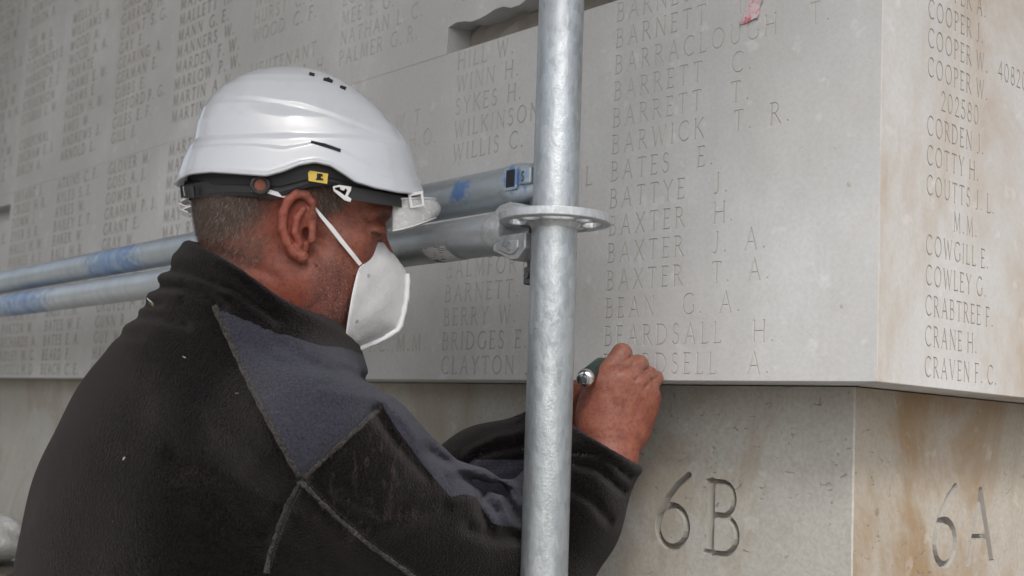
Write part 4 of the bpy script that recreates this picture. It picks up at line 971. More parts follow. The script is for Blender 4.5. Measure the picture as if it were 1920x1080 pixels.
def jacket_sdf(p):
    d = ell(p, at(462, 730, 1.42), (.110, .176, .112), TA)
    d = smin(d, ell(p, at(440, 832, 1.44), (.142, .208, .185), TA), .06)
    d = smin(d, ell(p, at(348, 1060, 1.45), (.184, .222, .25), TA), .10)
    d = smin(d, ell(p, np.array([HIP[0], HIP[1], .98]), (.178, .215, .20), TA), .10)
    # right sleeve (near)
    ax_ = EL_R-SH_R
    r = chain(p, [SH_R, SH_R+ax_*.18, SH_R+ax_*.36, SH_R+ax_*.62, EL_R], [.081, .074, .063, .062, .064], .02)
    r = smin(r, cone(p, W(600, 900, 1.29), W(960, 1120, 1.42), .075, .062), .03)
    d = smin(d, r, .038)
    f = chain(p, [EL_R, (EL_R+WR_R)/2, WR_R], [.066, .060, .0505], .03); d = smin(d, f, .03)
    # left sleeve (far)
    l = chain(p, [SH_L, EL_L, (EL_L*.5+WR_L*.5), WR_L], [.085, .066, .058, .046], .03); d = smin(d, l, .035)
    # collar
    q = p-COLC; hx, hy, hz = q@CX_, q@CY_, q@CN
    ht = q@TN-.020*(hy/.10)**2
    e = (np.sqrt((hx/.099)**2+(hy/.101)**2)-1)*.100
    e = e - np.where(hz < 0, -hz*.05, 0)
    e = smax(e, ht, .010); e = smax(e, -(hz+.12), .03)
    d = smin(d, e, .040)
    P = PX(p); facing = np.clip((1.60-p[:, 1])/.03, 0, 1)
    dep = (p-EYE)@CF
    nearm = np.clip((1.50-dep)/.04, 0, 1)
    for ln, amp, wd in FOLDS:
        amp = amp*(1.6 if min(q_[0] for q_ in ln) > 430 and max(q_[1] for q_ in ln) > 800 else 1.0)
        x0, y0 = np.min(ln, 0)-40; x1, y1 = np.max(ln, 0)+40
        mk_ = (P[:, 0] > x0) & (P[:, 0] < x1) & (P[:, 1] > y0) & (P[:, 1] < y1)
        if mk_.any(): d[mk_] += (amp*np.exp(-(poly_dist(P[mk_], ln)/wd)**2)*nearm[mk_])
    for ln, amp, wd in FOLDS_FAR:
        x0, y0 = np.min(ln, 0)-40; x1, y1 = np.max(ln, 0)+40
        mk_ = (P[:, 0] > x0) & (P[:, 0] < x1) & (P[:, 1] > y0) & (P[:, 1] < y1)
        if mk_.any(): d[mk_] += (amp*np.exp(-(poly_dist(P[mk_], ln)/wd)**2)*(1-nearm[mk_]))
    # soft unevenness of heavy cloth
    d = d+.0022*np.sin(p[:, 0]*31+p[:, 2]*17+1.3*np.sin(p[:, 1]*23))*np.sin(p[:, 2]*27+p[:, 1]*19)
    # openings: neck, cuffs, hem
    ei = (np.sqrt((hx/.0885)**2+(hy/.090)**2)-1)*.0893
    ei = smax(ei, -(hz+.10), .02); d = smax(d, -ei, .006)
    lip = np.hypot((np.sqrt((hx/.0938)**2+(hy/.0955)**2)-1)*.0946, ht+.003)-.0066; d = smin(d, lip, .006)
    for (a, b, r0, r1) in ((EL_R, WR_R, .060, .0415), (EL_L, WR_L, .06, .040)):
        ax = nrm(b-a); t = (p-b)@ax
        rr = np.linalg.norm(p-b-t[:, None]*ax, axis=1)
        near_ = np.linalg.norm(p-b, axis=1) < .12
        cut = np.maximum(rr-.0405, -(t+.030)); d = np.where(near_, smax(d, -cut, .005), d)
        d = np.where(near_, smax(d, t, .006), d)
        d = np.where(near_, smin(d, np.hypot(rr-.0462, t+.002)-.0066, .005), d)
    d = smax(d, .84-p[:, 2], .01)
    return d
lo = np.array([HIP[0]-.34, 1.12, .82]); hi = np.array([W(1210, 900, 1.45)[0], 1.84, 1.74])
Vj, Qj = nets(jacket_sdf, lo, hi, .0044, lip=2.0)
print('jacket', len(Vj), time.time()-T0)
# colour panels: split the cloth along the panel outlines
GREY = [(400, 572), (440, 590), (520, 622), (600, 648), (650, 652), (730, 690), (815, 800), (870, 862), (1010, 862), (1010, 990), (955, 988), (925, 982), (908, 960), (893, 932), (872, 926), (845, 932), (800, 880), (745, 805), (716, 760), (640, 830), (565, 900), (500, 780), (440, 660)]
GREY_FAR = [(862, 915), (880, 868), (905, 846), (945, 834), (958, 806), (1000, 780), (1010, 910)]
Pj = PX(Vj); depj = (Vj-EYE)@CF
Tj = np.vstack([Qj[:, [0, 1, 2]], Qj[:, [0, 2, 3]]])
far = depj > 1.52
s_near = poly_sd(Pj, GREY); s_far = poly_sd(Pj, GREY_FAR)
s = np.where(far, s_far, s_near)
nj = np.zeros_like(Vj); fn_ = np.cross(Vj[Tj[:, 1]]-Vj[Tj[:, 0]], Vj[Tj[:, 2]]-Vj[Tj[:, 0]])
for k in range(3): np.add.at(nj, Tj[:, k], fn_)
nj /= np.maximum(np.linalg.norm(nj, axis=1), 1e-12)[:, None]
view = ((Vj-EYE)/np.linalg.norm(Vj-EYE, axis=1)[:, None]*nj).sum(1)
s = np.where((view > .55) & ~far, np.maximum(s, 6), s)      # keep the panel on the outer side
# collar stays black
qc = Vj-COLC; s = np.where(((qc@CN) > -.075) & (np.hypot((qc@CX_)/.118, (qc@CY_)/.098) < 1.25) & (poly_sd(Pj, [(300, 420), (400, 575), (470, 603), (560, 640), (640, 668), (660, 640), (500, 420)]) < 0), 8, s)
def split(V, T, s):
    V = list(map(tuple, V)); s = list(s); cache = {}; A = []; B = []
    def cut(i, j):
        k = (min(i, j), max(i, j))
        if k not in cache:
            t = s[i]/(s[i]-s[j]); a, b = np.array(V[i]), np.array(V[j]); V.append(tuple(a+t*(b-a))); s.append(0.0); cache[k] = len(V)-1
        return cache[k]
    sg = np.array(s) < 0; cs = sg[T].sum(1)
    A = T[cs == 3].tolist(); B = T[cs == 0].tolist()
    for t in T[(cs > 0) & (cs < 3)].tolist():
        ins = [i for i in t if s[i] < 0]
        k = t.index(ins[0]) if len(ins) == 1 else [i for i, q in enumerate(t) if s[q] >= 0][0]
        a, b, c = t[k], t[(k+1) % 3], t[(k+2) % 3]; ab, ac = cut(a, b), cut(a, c)
        (A if len(ins) == 1 else B).append([a, ab, ac]); q = (B if len(ins) == 1 else A); q.append([ab, b, c]); q.append([ab, c, ac])
    return np.array(V), A, B
def fleece(name, col, col2, dust, seed):
    m, nt, b = new_mat(name); N = NT(nt); p = N.pos()
    f1 = N.noise(p, 900, 3, .65); f2 = N.noise(p, 400, 3, .65, .4); f3 = N.noise(p, 9, 4, .6)
    c = N.mix(N.ramp(N.math('ADD', N.math('MULTIPLY', f1, .35), N.math('MULTIPLY', f2, .65)), .36 if seed != 1 else .22, .64 if seed != 1 else .78), tuple(q*.6 for q in col), tuple(q*1.35 for q in col2))
    d1 = N.math('MULTIPLY', N.ramp(N.noise(p, 11, 5, .65, .8), .52, .72), N.ramp(f2, .35, .65)); c = N.mix(N.math('MULTIPLY', d1, dust), c, (.34, .29, .25))
    sc_ = N.math('MULTIPLY', N.ramp(N.noise(N.scl(p, (60, 60, 9)), 1.0, 3, .7, 1.5), .62, .72), N.ramp(N.noise(p, 16, 2), .5, .65)); c = N.mix(N.math('MULTIPLY', sc_, dust*.8), c, (.38, .31, .26))
    if seed == 0:
        arm = N.ramp(N.dist_to(p, tuple(W(690, 880, 1.235))), .03, .12, 1, 0)
        sk = N.ramp(N.noise(N.scl(p, (190, 60, 45)), 1.0, 4, .7, .8), .52, .75); c = N.mix(N.math('MULTIPLY', N.math('MULTIPLY', arm, sk), .28), c, (.16, .125, .10))
    sp = N.math('MULTIPLY', N.ramp(N.vor(p, 160), .03, .05, 1, 0), N.ramp(N.noise(p, 23, 2), .64, .7)); c = N.mix(sp, c, (.5, .47, .42))
    N.l(c, b.inputs['Base Color']); b.inputs['Roughness'].default_value = .95; b.inputs['Specular IOR Level'].default_value = .03
    b.inputs['Sheen Weight'].default_value = .19; b.inputs['Sheen Roughness'].default_value = .32; b.inputs['Sheen Tint'].default_value = (.78, .70, .72, 1) if seed == 0 else (.78, .79, .86, 1)
    h = N.math('ADD', N.math('MULTIPLY', f2, .6), N.math('MULTIPLY', f1, .6)); N.l(N.bump(h, 1.0, .003), b.inputs['Normal']); return m
M['fleece_black'] = fleece('fleece_black', (.0036, .0030, .0031), (.0085, .0071, .0073), .035, 0)
M['fleece_grey'] = fleece('fleece_slate', (.030, .030, .040), (.047, .047, .062), .03, 1)
M['seam'] = fleece('seam_dusty', (.030, .027, .026), (.062, .056, .053), .4, 2)
V2, A2, B2 = split(Vj, Tj, s)
def sub(V, F):
    F = np.array(F); u, inv = np.unique(F, return_inverse=True); return V[u], inv.reshape(F.shape)
va, fa = sub(V2, A2); vb, fb_ = sub(V2, B2)
jacket = mk('fleece_jacket', vb, fb_, M['fleece_black'], person, smooth=True); jacket['label'] = 'black fleece jacket with raised collar, dusty sleeves'
pan = mk('shoulder_panel', va, fa, M['fleece_grey'], jacket, smooth=True); pan['label'] = 'slate grey fleece panel over shoulder and sleeve'
BJ = BVHTree.FromPolygons([Vector(v) for v in Vj], Qj.tolist())
def cast(bvh, px, py, lift=0.0):
    d = nrm(ray(px, py)); r = bvh.ray_cast(Vector(EYE), Vector(d))
    if r[0] is None: return None
    return np.array(r[0])+np.array(r[1])*lift, np.array(r[1])
def resample(line, step):
    out = []
    for a, b in zip(line[:-1], line[1:]):
        a = np.array(a, float); b = np.array(b, float); n = max(1, int(np.linalg.norm(b-a)/step)); out += [a+(b-a)*i/n for i in range(n)]
    return out+[np.array(line[-1], float)]
def smooth_line(pts):
    pts = np.array(pts, float)
    for _ in range(2):
        q = [pts[0]]
        for a, b in zip(pts[:-1], pts[1:]): q += [a*.75+b*.25, a*.25+b*.75]
        pts = np.array(q+[pts[-1]])
    return pts.tolist()
SEAMS = [[(400, 573), (420, 615), (450, 682), (500, 781), (535, 845), (565, 901)], [(565, 901), (600, 868), (640, 830), (680, 794), (716, 760)], [(565, 901), (545, 935), (525, 985), (508, 1030), (498, 1075)], [(566, 902), (600, 940), (650, 985), (710, 1035), (790, 1090)]]
for ln in SEAMS:
    mb = MB(); run = []
    for k, q in enumerate(resample(smooth_line(ln), 5)):
        h = cast(BJ, q[0]+random.uniform(-.5, .5), q[1], .0004)
        if h: run.append(h[0])
    # flat-felled seam: a low welt with stitching beside it
    V = []; F = []
    for i_, q in enumerate(run):
        t_ = nrm(run[min(i_+1, len(run)-1)]-run[max(i_-1, 0)]); n_ = nrm(EYE-q); sd = nrm(np.cross(t_, n_)); wd_ = .0030+.0004*math.sin(i_*.9)
        V += [q-sd*wd_-n_*.0012, q-sd*wd_*.7+n_*.0006, q+sd*wd_*.7+n_*.0006, q+sd*wd_-n_*.0012]
    for i_ in range(len(run)-1):
        for k in range(3): F.append((i_*4+k, i_*4+k+1, i_*4+k+5, i_*4+k+4))
    o = mk('seam', V, F, M['seam'], jacket, smooth=True)
    mb = MB(); off = nrm(np.cross(run[-1]-run[0], CF))*.0042
    for sgn in (1,):
        pr = []
        for q in run:
            pp = PX(q+off*sgn)[0]; h = cast(BJ, pp[0], pp[1], .0002)
            if h: pr.append(h[0])
        for a, b in zip(pr[0::1][:-1], pr[1::1]): mb.tube([a, a+(b-a)*.6], .0004, 5)
    if mb.V: mb.build('stitching', M['seam'], jacket)
# zip tag at the nape
h = cast(BJ, 286, 566, .0015)
M['tag_dark'] = simple('tag_dark', (.03, .03, .035), .6); M['tag_white'] = simple('tag_white', (.62, .62, .62), .5); M['tag_green'] = simple('tag_green', (.35, .45, .05), .5)
if h:
    c_, n_ = h; tx = nrm(CR*.95+CU*.08-n_*((CR*.95+CU*.08)@n_)); ty = np.cross(n_, tx); ty = ty if ty@CU > 0 else -ty
    mb = MB(); mb.box(c_-ty*.0035, tx*.0085, ty*.0062, n_*.0008); o = mb.build('collar_tag', M['tag_dark'], jacket)
    mb = MB(); mb.box(c_+n_*.0010-tx*.001, tx*.0052, ty*.0034, n_*.0003); mb.build('tag_print', M['tag_white'], o)
    mb = MB(); mb.box(c_+n_*.0011+tx*.0056, tx*.0013, ty*.0034, n_*.0003); mb.build('tag_print', M['tag_green'], o)
    mb = MB()
    for k in range(4): mb.box(c_+n_*.0016+tx*(-.0045+.0024*k), tx*.0004, ty*.0024, n_*.0002)
    mb.build('tag_print', M['tag_dark'], o)
# chips of stone caught in the fleece
mb = MB()
for (x, y) in ((346, 670), (233, 860), (1171, 856), (445, 738)):
    h = cast(BJ, x, y, .0006)
    if h: mb.box(h[0], nrm(RNG.normal(size=3))*.0011, nrm(RNG.normal(size=3))*.0009, nrm(RNG.normal(size=3))*.0008)
o = mb.build('stone_chips', M['tag_white'], jacket); o['kind'] = 'stuff'

# trousers and boots
M['trouser'] = fleece('work_trousers', (.03, .032, .036), (.045, .047, .052), .4, 0)
def trouser(p):
    d = ell(p, HIP, (.155, .20, .15), TA)
    for sgn in (-1, 1):
        h = HIP+TR_*sgn*.095-UP*.03; k = np.array([h[0]+.02, h[1]+.01, .52]); an = np.array([h[0]-.01, h[1], .10]); d = smin(d, chain(p, [h, k, an], [.108, .082, .078], .03), .02)
    d = d+.003*np.sin(p[:, 2]*60+p[:, 0]*20); return smax(d, .075-p[:, 2], .006)
Vt, Qt = nets(trouser, HIP-[.33, .33, .93], HIP+[.33, .33, .16], .011); mk('trousers', Vt, Qt, M['trouser'], person, smooth=True)
M['boot'] = simple('boot_leather', (.05, .038, .028), .6)
for sgn in (-1, 1):
    h = HIP+TR_*sgn*.095; c_ = np.array([h[0]-.01, h[1], 0.0])
    def bt(p):
        d = cone(p, c_+UP*.055, c_+UP*.14, .05, .048); d = smin(d, ell(p, c_+TF_*.085+UP*.045, (.14, .052, .05), TA), .03); d = smin(d, ell(p, c_-TF_*.03+UP*.045, (.05, .045, .05), TA), .02); return smax(d, .002-p[:, 2], .004)
    Vb, Qb = nets(bt, c_+[-.25, -.25, -.02], c_+[.25, .25, .2], .008); mk('boot', Vb, Qb, M['boot'], person, smooth=True)
print('clothes', time.time()-T0)

# ------------------------------------------------------------------ hard hat
M['shell'] = None
m, nt, b = new_mat('white_plastic_shell'); N = NT(nt); p = N.pos()
c = N.mix(N.ramp(N.noise(p, 24, 5, .65), .45, .8), (.52, .54, .575), (.47, .485, .51))
sm = N.math('MULTIPLY', N.ramp(N.noise(N.scl(p, (14, 14, 70)), 1.0, 4, .7, 1.2), .60, .72), N.ramp(N.noise(p, 17, 2), .52, .66)); c = N.mix(N.math('MULTIPLY', sm, .8), c, (.33, .32, .31))
sp = N.math('MULTIPLY', N.ramp(N.vor(p, 210), .04, .07, 1, 0), N.ramp(N.noise(p, 30, 2), .60, .66)); c = N.mix(N.math('MULTIPLY', sp, .6), c, (.35, .34, .33))
N.l(c, b.inputs['Base Color']); N.l(N.ramp(N.noise(p, 40, 4), .3, .7, .07, .20), b.inputs['Roughness']); b.inputs['Specular IOR Level'].default_value = .5
b.inputs['Coat Weight'].default_value = .5; b.inputs['Coat Roughness'].default_value = .08; N.l(N.bump(N.noise(p, 35, 3), .05, .002), b.inputs['Normal']); M['shell'] = m
M['black_plastic'] = simple('black_plastic', (.018, .018, .020), .42); M['black_web'] = simple('black_webbing', (.020, .020, .022), .7)
M['white_plastic'] = simple('white_plastic', (.62, .62, .62), .4); M['yellow'] = simple('yellow_label', (.62, .44, .07), .5); M['chrome'] = simple('chrome', (.7, .7, .72), .18, 1.0)
PY = np.array([128, 129.5, 132, 137, 144, 155, 170, 188, 210, 235, 255, 268, 273, 279, 300, 325, 345, 356, 372])
PB_ = np.array([548, 530, 508, 484, 462, 438, 417, 401, 387, 378, 374.5, 372.5, 369, 364, 354.5, 346, 340.5, 339, 338])
PF_ = np.array([548, 566, 586, 606, 624, 646, 668, 690, 713, 736, 752, 761, 766, 768.5, 774, 780, 785, 787.5, 789])
HB = 166.0
def lat_at(x): return HB*np.sqrt(np.clip(1-(np.abs(x-563)/226)**2.2, 0, 1))
RV = np.array([(338, 349), (345, 340), (360, 331), (400, 326), (450, 328), (500, 331), (530, 322), (560, 309), (590, 303), (620, 309), (645, 325), (665, 340), (700, 351), (740, 359), (770, 362), (788, 358)], float)
RVl = np.array([nr(x, y, lat_at(x))[:2] for x, y in RV])
hat = thing('hard_hat', 'white scuffed hard hat with black harness on the man\'s head', 'hard hat', HW([(560, 350, 0)])[0])
nphi, nt_ = 200, 84
phi = np.linspace(0, 2*np.pi, nphi, endpoint=False); G_ = np.zeros((nt_, nphi, 3))
for i in range(nt_):
    t = (i/(nt_-1)); t = 1-(1-t)**1.35
    c_, s_ = np.cos(phi), np.sin(phi); cx = np.sign(c_)*np.abs(c_)**(2/2.15); sy = np.sign(s_)*np.abs(s_)**(2/2.15)
    xr = 563+225*cx; yr = np.interp(xr, RVl[:, 0], RVl[:, 1]); y = yr+(128.0-yr)*t
    xb = np.interp(y, PY, PB_); xf = np.interp(y, PY, PF_); half = (xf-xb)/2; mid_ = (xf+xb)/2
    bw = HB*np.clip(half/224.5, 0, 1)**.93
    G_[i] = np.column_stack([mid_+half*cx, y, bw*sy])
Vp = G_.reshape(-1, 3)
gx = np.roll(G_, -1, 1)-np.roll(G_, 1, 1); gy = np.gradient(G_, axis=0); nn = np.cross(gx, gy); nn /= np.maximum(np.linalg.norm(nn, axis=2), 1e-9)[..., None]
ctr = np.array([560, 330, 0]); flip = np.sign(((G_-ctr)*nn).sum(2)); nn *= np.where(flip == 0, 1, flip)[..., None]
vis = PX(HW(np.column_stack([Vp[:, 0], Vp[:, 1], np.abs(Vp[:, 2])]))).reshape(nt_, nphi, 2)
def sst(x): x = np.clip(x, 0, 1); return x*x*(3-2*x)
cr1 = np.interp(vis[..., 0], [400, 438, 470, 520, 560, 620, 700, 760], [150, 186, 187, 192, 199, 217, 248, 274])
cr2 = np.interp(vis[..., 0], [340, 372, 420, 470, 500, 530, 560, 590, 630, 660, 700, 780], [276, 272, 269, 268, 271, 275, 270, 264, 272, 290, 308, 332])
front_fade = sst((vis[..., 0]-425)/40)
disp = 1.7*sst((cr1-vis[..., 1])/7)*front_fade + 1.7*sst((vis[..., 1]-cr2)/6)*sst((vis[..., 0]-345)/30)
# hollow channel beside the crest at the back
disp -= 0.5*np.exp(-((vis[..., 1]-cr1-6)/9)**2)*sst((vis[..., 0]-430)/40)*sst((640-vis[..., 0])/120)
rimk = np.arange(nt_)[:, None]; disp = disp+3.2*np.exp(-(rimk/1.6)**2)
G_ = G_+nn*disp[..., None]
Vs = HW(G_.reshape(-1, 3)); Fs = []
for i in range(nt_-1):
    for k in range(nphi): Fs.append((i*nphi+k, i*nphi+(k+1) % nphi, (i+1)*nphi+(k+1) % nphi, (i+1)*nphi+k))
Fs.append(tuple((nt_-1)*nphi+k for k in range(nphi)))
cen_w = HW([(560, 330, 0)])[0]
f0 = Fs[nphi*30]; n0 = np.cross(Vs[f0[1]]-Vs[f0[0]], Vs[f0[2]]-Vs[f0[0]])
if n0@(Vs[f0[0]]-cen_w) < 0: Fs = [f[::-1] for f in Fs]
shell = mk('shell', Vs, Fs, M['shell'], hat, smooth=True)
so = shell.modifiers.new('wall', 'SOLIDIFY'); so.thickness = .0032; so.offset = -1
BH = BVHTree.FromPolygons([Vector(v) for v in Vs], Fs)
def on_hat(px, py, lift=.0002): return cast(BH, px, py, lift)
def slab(pts, lift, thick, name, mat, par):
    """thin plate laid on the shell along screen polygon pts"""
    q = [on_hat(x, y, lift) for x, y in pts]; q = [a for a in q if a]; n = len(q); V = [a[0] for a in q]+[a[0]-a[1]*thick for a in q]
    F = [tuple(range(n)), tuple(range(2*n-1, n-1, -1))]+[(i, n+i, n+(i+1) % n, (i+1) % n) for i in range(n)]
    return mk(name, V, F, mat, par)
slab([(583, 264.5), (610, 271), (638, 281), (638, 285.5), (610, 276), (583, 268.5)], .0016, .004, 'slot', M['slot_dark'], shell)
for pts in ([(580, 137), (590, 139.5), (589, 143.5), (579, 141)], [(607, 147), (612, 148), (615, 146), (618, 149), (624, 152), (622, 156), (606, 151)], [(638, 161), (649, 165), (647, 169), (637, 165)]):
    slab(pts, .0014, .004, 'vent', M['slot_dark'], shell)
# headband, and an added black band painting the shade inside the shell
def band(name, tabx, taby, tabh, A, B, mat, par, thick=2.6, vis_lat=True, n=160, lo=0, hi=2*math.pi):
    V = []; F = []; closed = hi-lo > 6.2; nn_ = n if closed else n+1
    for i in range(nn_):
        a = lo+(hi-lo)*i/n; x = 563+A*math.cos(a); l = B*math.sin(a)
        kx = 1-abs(l)/FPX
        xv = 960+(x-960)/kx; yc = np.interp(xv, tabx, taby); h_ = np.interp(xv, tabx, tabh)/2; yl = 540+(yc-540)*kx
        nx_, nl = math.cos(a)/A, math.sin(a)/B; q = math.hypot(nx_, nl); nx_, nl = nx_/q, nl/q
        for (dy, dn) in ((-h_, 0), (-h_*.6, thick), (h_*.6, thick), (h_, 0), (h_*.6, -1), (-h_*.6, -1)): V.append((x+nx_*dn, yl+dy, l+nl*dn))
    V = HW(V)
    for i in range(n):
        j = (i+1) % nn_
        for k in range(6): F.append((i*6+k, i*6+(k+1) % 6, j*6+(k+1) % 6, j*6+k))
    return mk(name, V, F, mat, par, smooth=False)
hb = band('headband', [345, 380, 420, 460, 490, 525, 560, 600, 630, 660, 700, 740, 790], [360, 353, 350, 350, 351, 341, 331, 329, 341, 357, 367, 373, 377], [30, 36, 34, 36, 44, 40, 34, 32, 32, 26, 23, 22, 21], 207, 136, M['black_plastic'], hat)
band('shade_band', [345, 420, 500, 560, 600, 660, 790], [322, 318, 312, 300, 300, 322, 345], [60, 54, 70, 62, 60, 56, 40], 200, 146, M['black_web'], hat)
P = lambda x, y, l: HW([nr(x, y, l)])[0]
mb = MB(); mb.tube([P(490+15*math.cos(a), 348+15*math.sin(a), 146) for a in np.linspace(0, 2*math.pi, 24)], .0026, 8, caps=False); mb.build('strap_ring', M['black_plastic'], hat, True)
mb = MB(); mb.tube([P(490, 348, 143), P(490, 348, 145.5)], .0075, 20); mb.build('ring_hole', M['skin'], hat)
mb = MB()
for k in range(5): mb.tube([P(350+4.5*k, 351, 14+16*k), P(352+4.5*k, 373, 14+16*k)], .0024, 8)
mb.build('size_knob', M['black_plastic'], hat, True)
mb = MB(); mb.tube([P(353, 352, 34), P(356, 370, 34)], .0011, 6); mb.build('knob_glint', M['chrome'], hat, True)  # bright strip standing in for a glint on the black knob
def plate(pts, lat, thick, name, mat, par, bev=0):
    """flat plate facing sideways on the head, drawn in photo pixels"""
    fn = lambda x, y, h: P(x, y, lat(x) if callable(lat) else lat)+HL*h
    Vp_, Fp_ = poly_extrude(pts, [], fn, 0, thick); return mk(name, Vp_, Fp_, mat, par)
bl = lambda x: 136*math.sqrt(max(0, 1-((x-40-563)/230)**2))
o = plate([(577, 319), (614, 325), (612, 344), (578, 339)], 146, .0012, 'yellow_label', M['yellow'], hat)
mb = MB(); c_ = P(597, 330, 148.2); mb.box(c_, CR*.0022, CU*.0030, HL*.0004); mb.box(c_-CU*.0032, CR*.0046, CU*.0009, HL*.0004); mb.box(c_+CU*.0012+CR*.0030, CR*.0010, CU*.0012, HL*.0004); mb.build('label_symbol', M['slot_dark'], o)
mb = MB()
tri = [(622, 349), (634, 346), (657, 349), (656, 356), (650, 367), (657, 372), (655, 378), (644, 375), (624, 358)]
hole = [(626, 351.5), (635, 350), (637, 355), (643, 357), (646, 352), (649, 356), (645, 366), (632, 357), (627, 355)]
Vp_, Fp_ = poly_extrude(tri, [hole], lambda x, y, h: P(x, y, 140)+HL*h, 0, .0024); o = mk('chinstrap_clip', Vp_, Fp_, M['white_plastic'], hat); bv = o.modifiers.new('edge', 'BEVEL'); bv.width = .0005; bv.segments = 2; bv.limit_method = 'ANGLE'
# front strap and square buckle
V = []; F = []; xs_ = np.linspace(648, 772, 18)
for i, x in enumerate(xs_):
    t = i/17; lat = 139*math.sqrt(max(0, 1-(t*.93)**2)); yc = 359+20*t**.9; h_ = 12.5-2*t
    for dy in (-h_, h_): V.append(P(x, yc+dy, lat+1.5)); V.append(P(x, yc+dy, lat-1.5))
for i in range(17):
    a, b_ = i*4, i*4+4; F += [(a, b_, b_+2, a+2), (a+1, a+3, b_+3, b_+1), (a, a+1, b_+1, b_), (a+2, b_+2, b_+3, a+3)]
mk('front_strap', V, F, M['black_web'], hat, smooth=False)
lt = 86
Vp_, Fp_ = poly_extrude([(762, 361), (790, 355), (793, 384), (766, 389)], [[(768, 365.5), (786, 361.5), (788, 381), (771, 384.5)]], lambda x, y, h: P(x, y, lt)+HL*h, 0, .0026); o = mk('buckle', Vp_, Fp_, M['white_plastic'], hat); bv = o.modifiers.new('edge', 'BEVEL'); bv.width = .0005; bv.segments = 2; bv.limit_method = 'ANGLE'
# clear eye shield folded down under the peak
m, nt, b = new_mat('clear_shield'); N = NT(nt); p = N.pos(); b.inputs['Base Color'].default_value = (.80, .80, .80, 1); b.inputs['Roughness'].default_value = .16; b.inputs['Alpha'].default_value = .42
sm = N.ramp(N.noise(p, 120, 5, .7, 1.0), .45, .7, .34, .58); N.l(sm, b.inputs['Alpha']); N.l(N.ramp(N.noise(p, 60, 4), .3, .7, .12, .4), b.inputs['Roughness']); M['shield'] = m
V = []; F = []; na, nb_ = 40, 10
for i in range(na+1):
    a = math.radians(-88+176*i/na); fx = math.cos(a)
    for j in range(nb_+1):
        v = j/nb_; xt = 722+92*fx**.8; xbm = 722+(100*fx**.8 if v < .5 else 100*fx**.8-6*(v-.5))
        ytop = 372+6*(1-fx); ybot = 436-30*fx**1.2
        V.append((722+(92+10*math.sin(v*math.pi)*fx)*fx**.8, ytop+(ybot-ytop)*v, 92*math.sin(a)))
V = HW(V)
for i in range(na):
    for j in range(nb_): F.append((i*(nb_+1)+j, (i+1)*(nb_+1)+j, (i+1)*(nb_+1)+j+1, i*(nb_+1)+j+1))
o = mk('eye_shield', V, F, M['shield'], hat, smooth=True); so = o.modifiers.new('wall', 'SOLIDIFY'); so.thickness = .0018
mb = MB(); mb.tube([V[i*(nb_+1)+nb_] for i in range(na+1)], .0009, 6); mb.tube([V[i*(nb_+1)] for i in range(na+1)], .0011, 6); mb.build('shield_edge', M['white_plastic'], hat, True)

# ------------------------------------------------------------------ face mask
m, nt, b = new_mat('mask_fabric'); N = NT(nt); p = N.pos()
c = N.mix(N.ramp(N.noise(p, 45, 4), .35, .75), (.60, .60, .605), (.53, .53, .535)); N.l(c, b.inputs['Base Color']); b.inputs['Roughness'].default_value = .85; b.inputs['Sheen Weight'].default_value = .2
b.inputs['Subsurface Weight'].default_value = .25; b.inputs['Subsurface Radius'].default_value = (.004, .004, .004)
h = N.math('ADD', N.noise(p, 60, 4, .62, 1.2), N.math('MULTIPLY', N.noise(p, 480, 3, .7), .35)); N.l(N.bump(h, .32, .0035), b.inputs['Normal']); M['mask'] = m
M['mask_rim'] = simple('mask_sealed_edge', (.74, .74, .76), .55); M['mask_dot'] = simple('mask_rivet', (.34, .34, .35), .6); M['elastic'] = simple('elastic_white', (.72, .72, .73), .7)
mask = thing('face_mask', 'white folded dust mask over the man\'s nose and mouth', 'face mask', HW([(690, 560, 0)])[0])
tv = np.linspace(0, 1, 41)
def spl(pts, sm=2):
    pts = np.array(pts, float); d = np.concatenate([[0], np.cumsum(np.linalg.norm(np.diff(pts, axis=0), axis=1))]); d /= d[-1]
    q = np.column_stack([np.interp(tv, d, pts[:, k]) for k in range(pts.shape[1])]); 
    for _ in range(sm): q[1:-1] = .25*q[:-2]+.5*q[1:-1]+.25*q[2:]
    return q
edge = spl([(706, 454, 30), (694, 466, 52), (680, 487, 72), (669, 510, 84), (660, 548, 92), (653, 590, 92), (648, 625, 82), (644, 656, 62)])
rdg = spl([(716, 455, 6), (728, 470, 4), (742, 487, 3), (757, 508, 2), (758, 530, 2), (756, 560, 2), (750, 590, 2), (743, 616, 2), (715, 633, 4), (682, 647, 8), (646, 658, 24)], 0)
def mpt(i, u, sgn):
    e, r = edge[i], rdg[i]; k = u
    lat = r[2]+(e[2]-r[2])*(1-k)**.92
    x, y, l = nr(e[0], e[1], e[2]) ; bl_ = np.array([x+(r[0]-x)*k, y+(r[1]-y)*k, lat])
    t = i/40; crum = 1.8*math.sin(9*k+11*t)*math.sin(7*t+3*k)*math.sin(math.pi*k)+2.2*math.exp(-((t-.86-.10*(k-.5))/.02)**2)*math.sin(math.pi*min(1, k*1.2))
    bl_[2] += crum+3*math.sin(math.pi*k)
    bl_[2] *= sgn; return bl_
NU = 24
for sgn in (1, -1):
    V = HW([mpt(i, j/NU, sgn) for i in range(41) for j in range(NU+1)]); F = []
    for i in range(40):
        for j in range(NU):
            q = (i*(NU+1)+j, i*(NU+1)+j+1, (i+1)*(NU+1)+j+1, (i+1)*(NU+1)+j); F.append(q if sgn > 0 else q[::-1])
    o = mk('mask_panel', V, F, M['mask'], mask, smooth=True); so = o.modifiers.new('cloth', 'SOLIDIFY'); so.thickness = .0014
    if sgn > 0: NEARMASK = V.reshape(41, NU+1, 3)
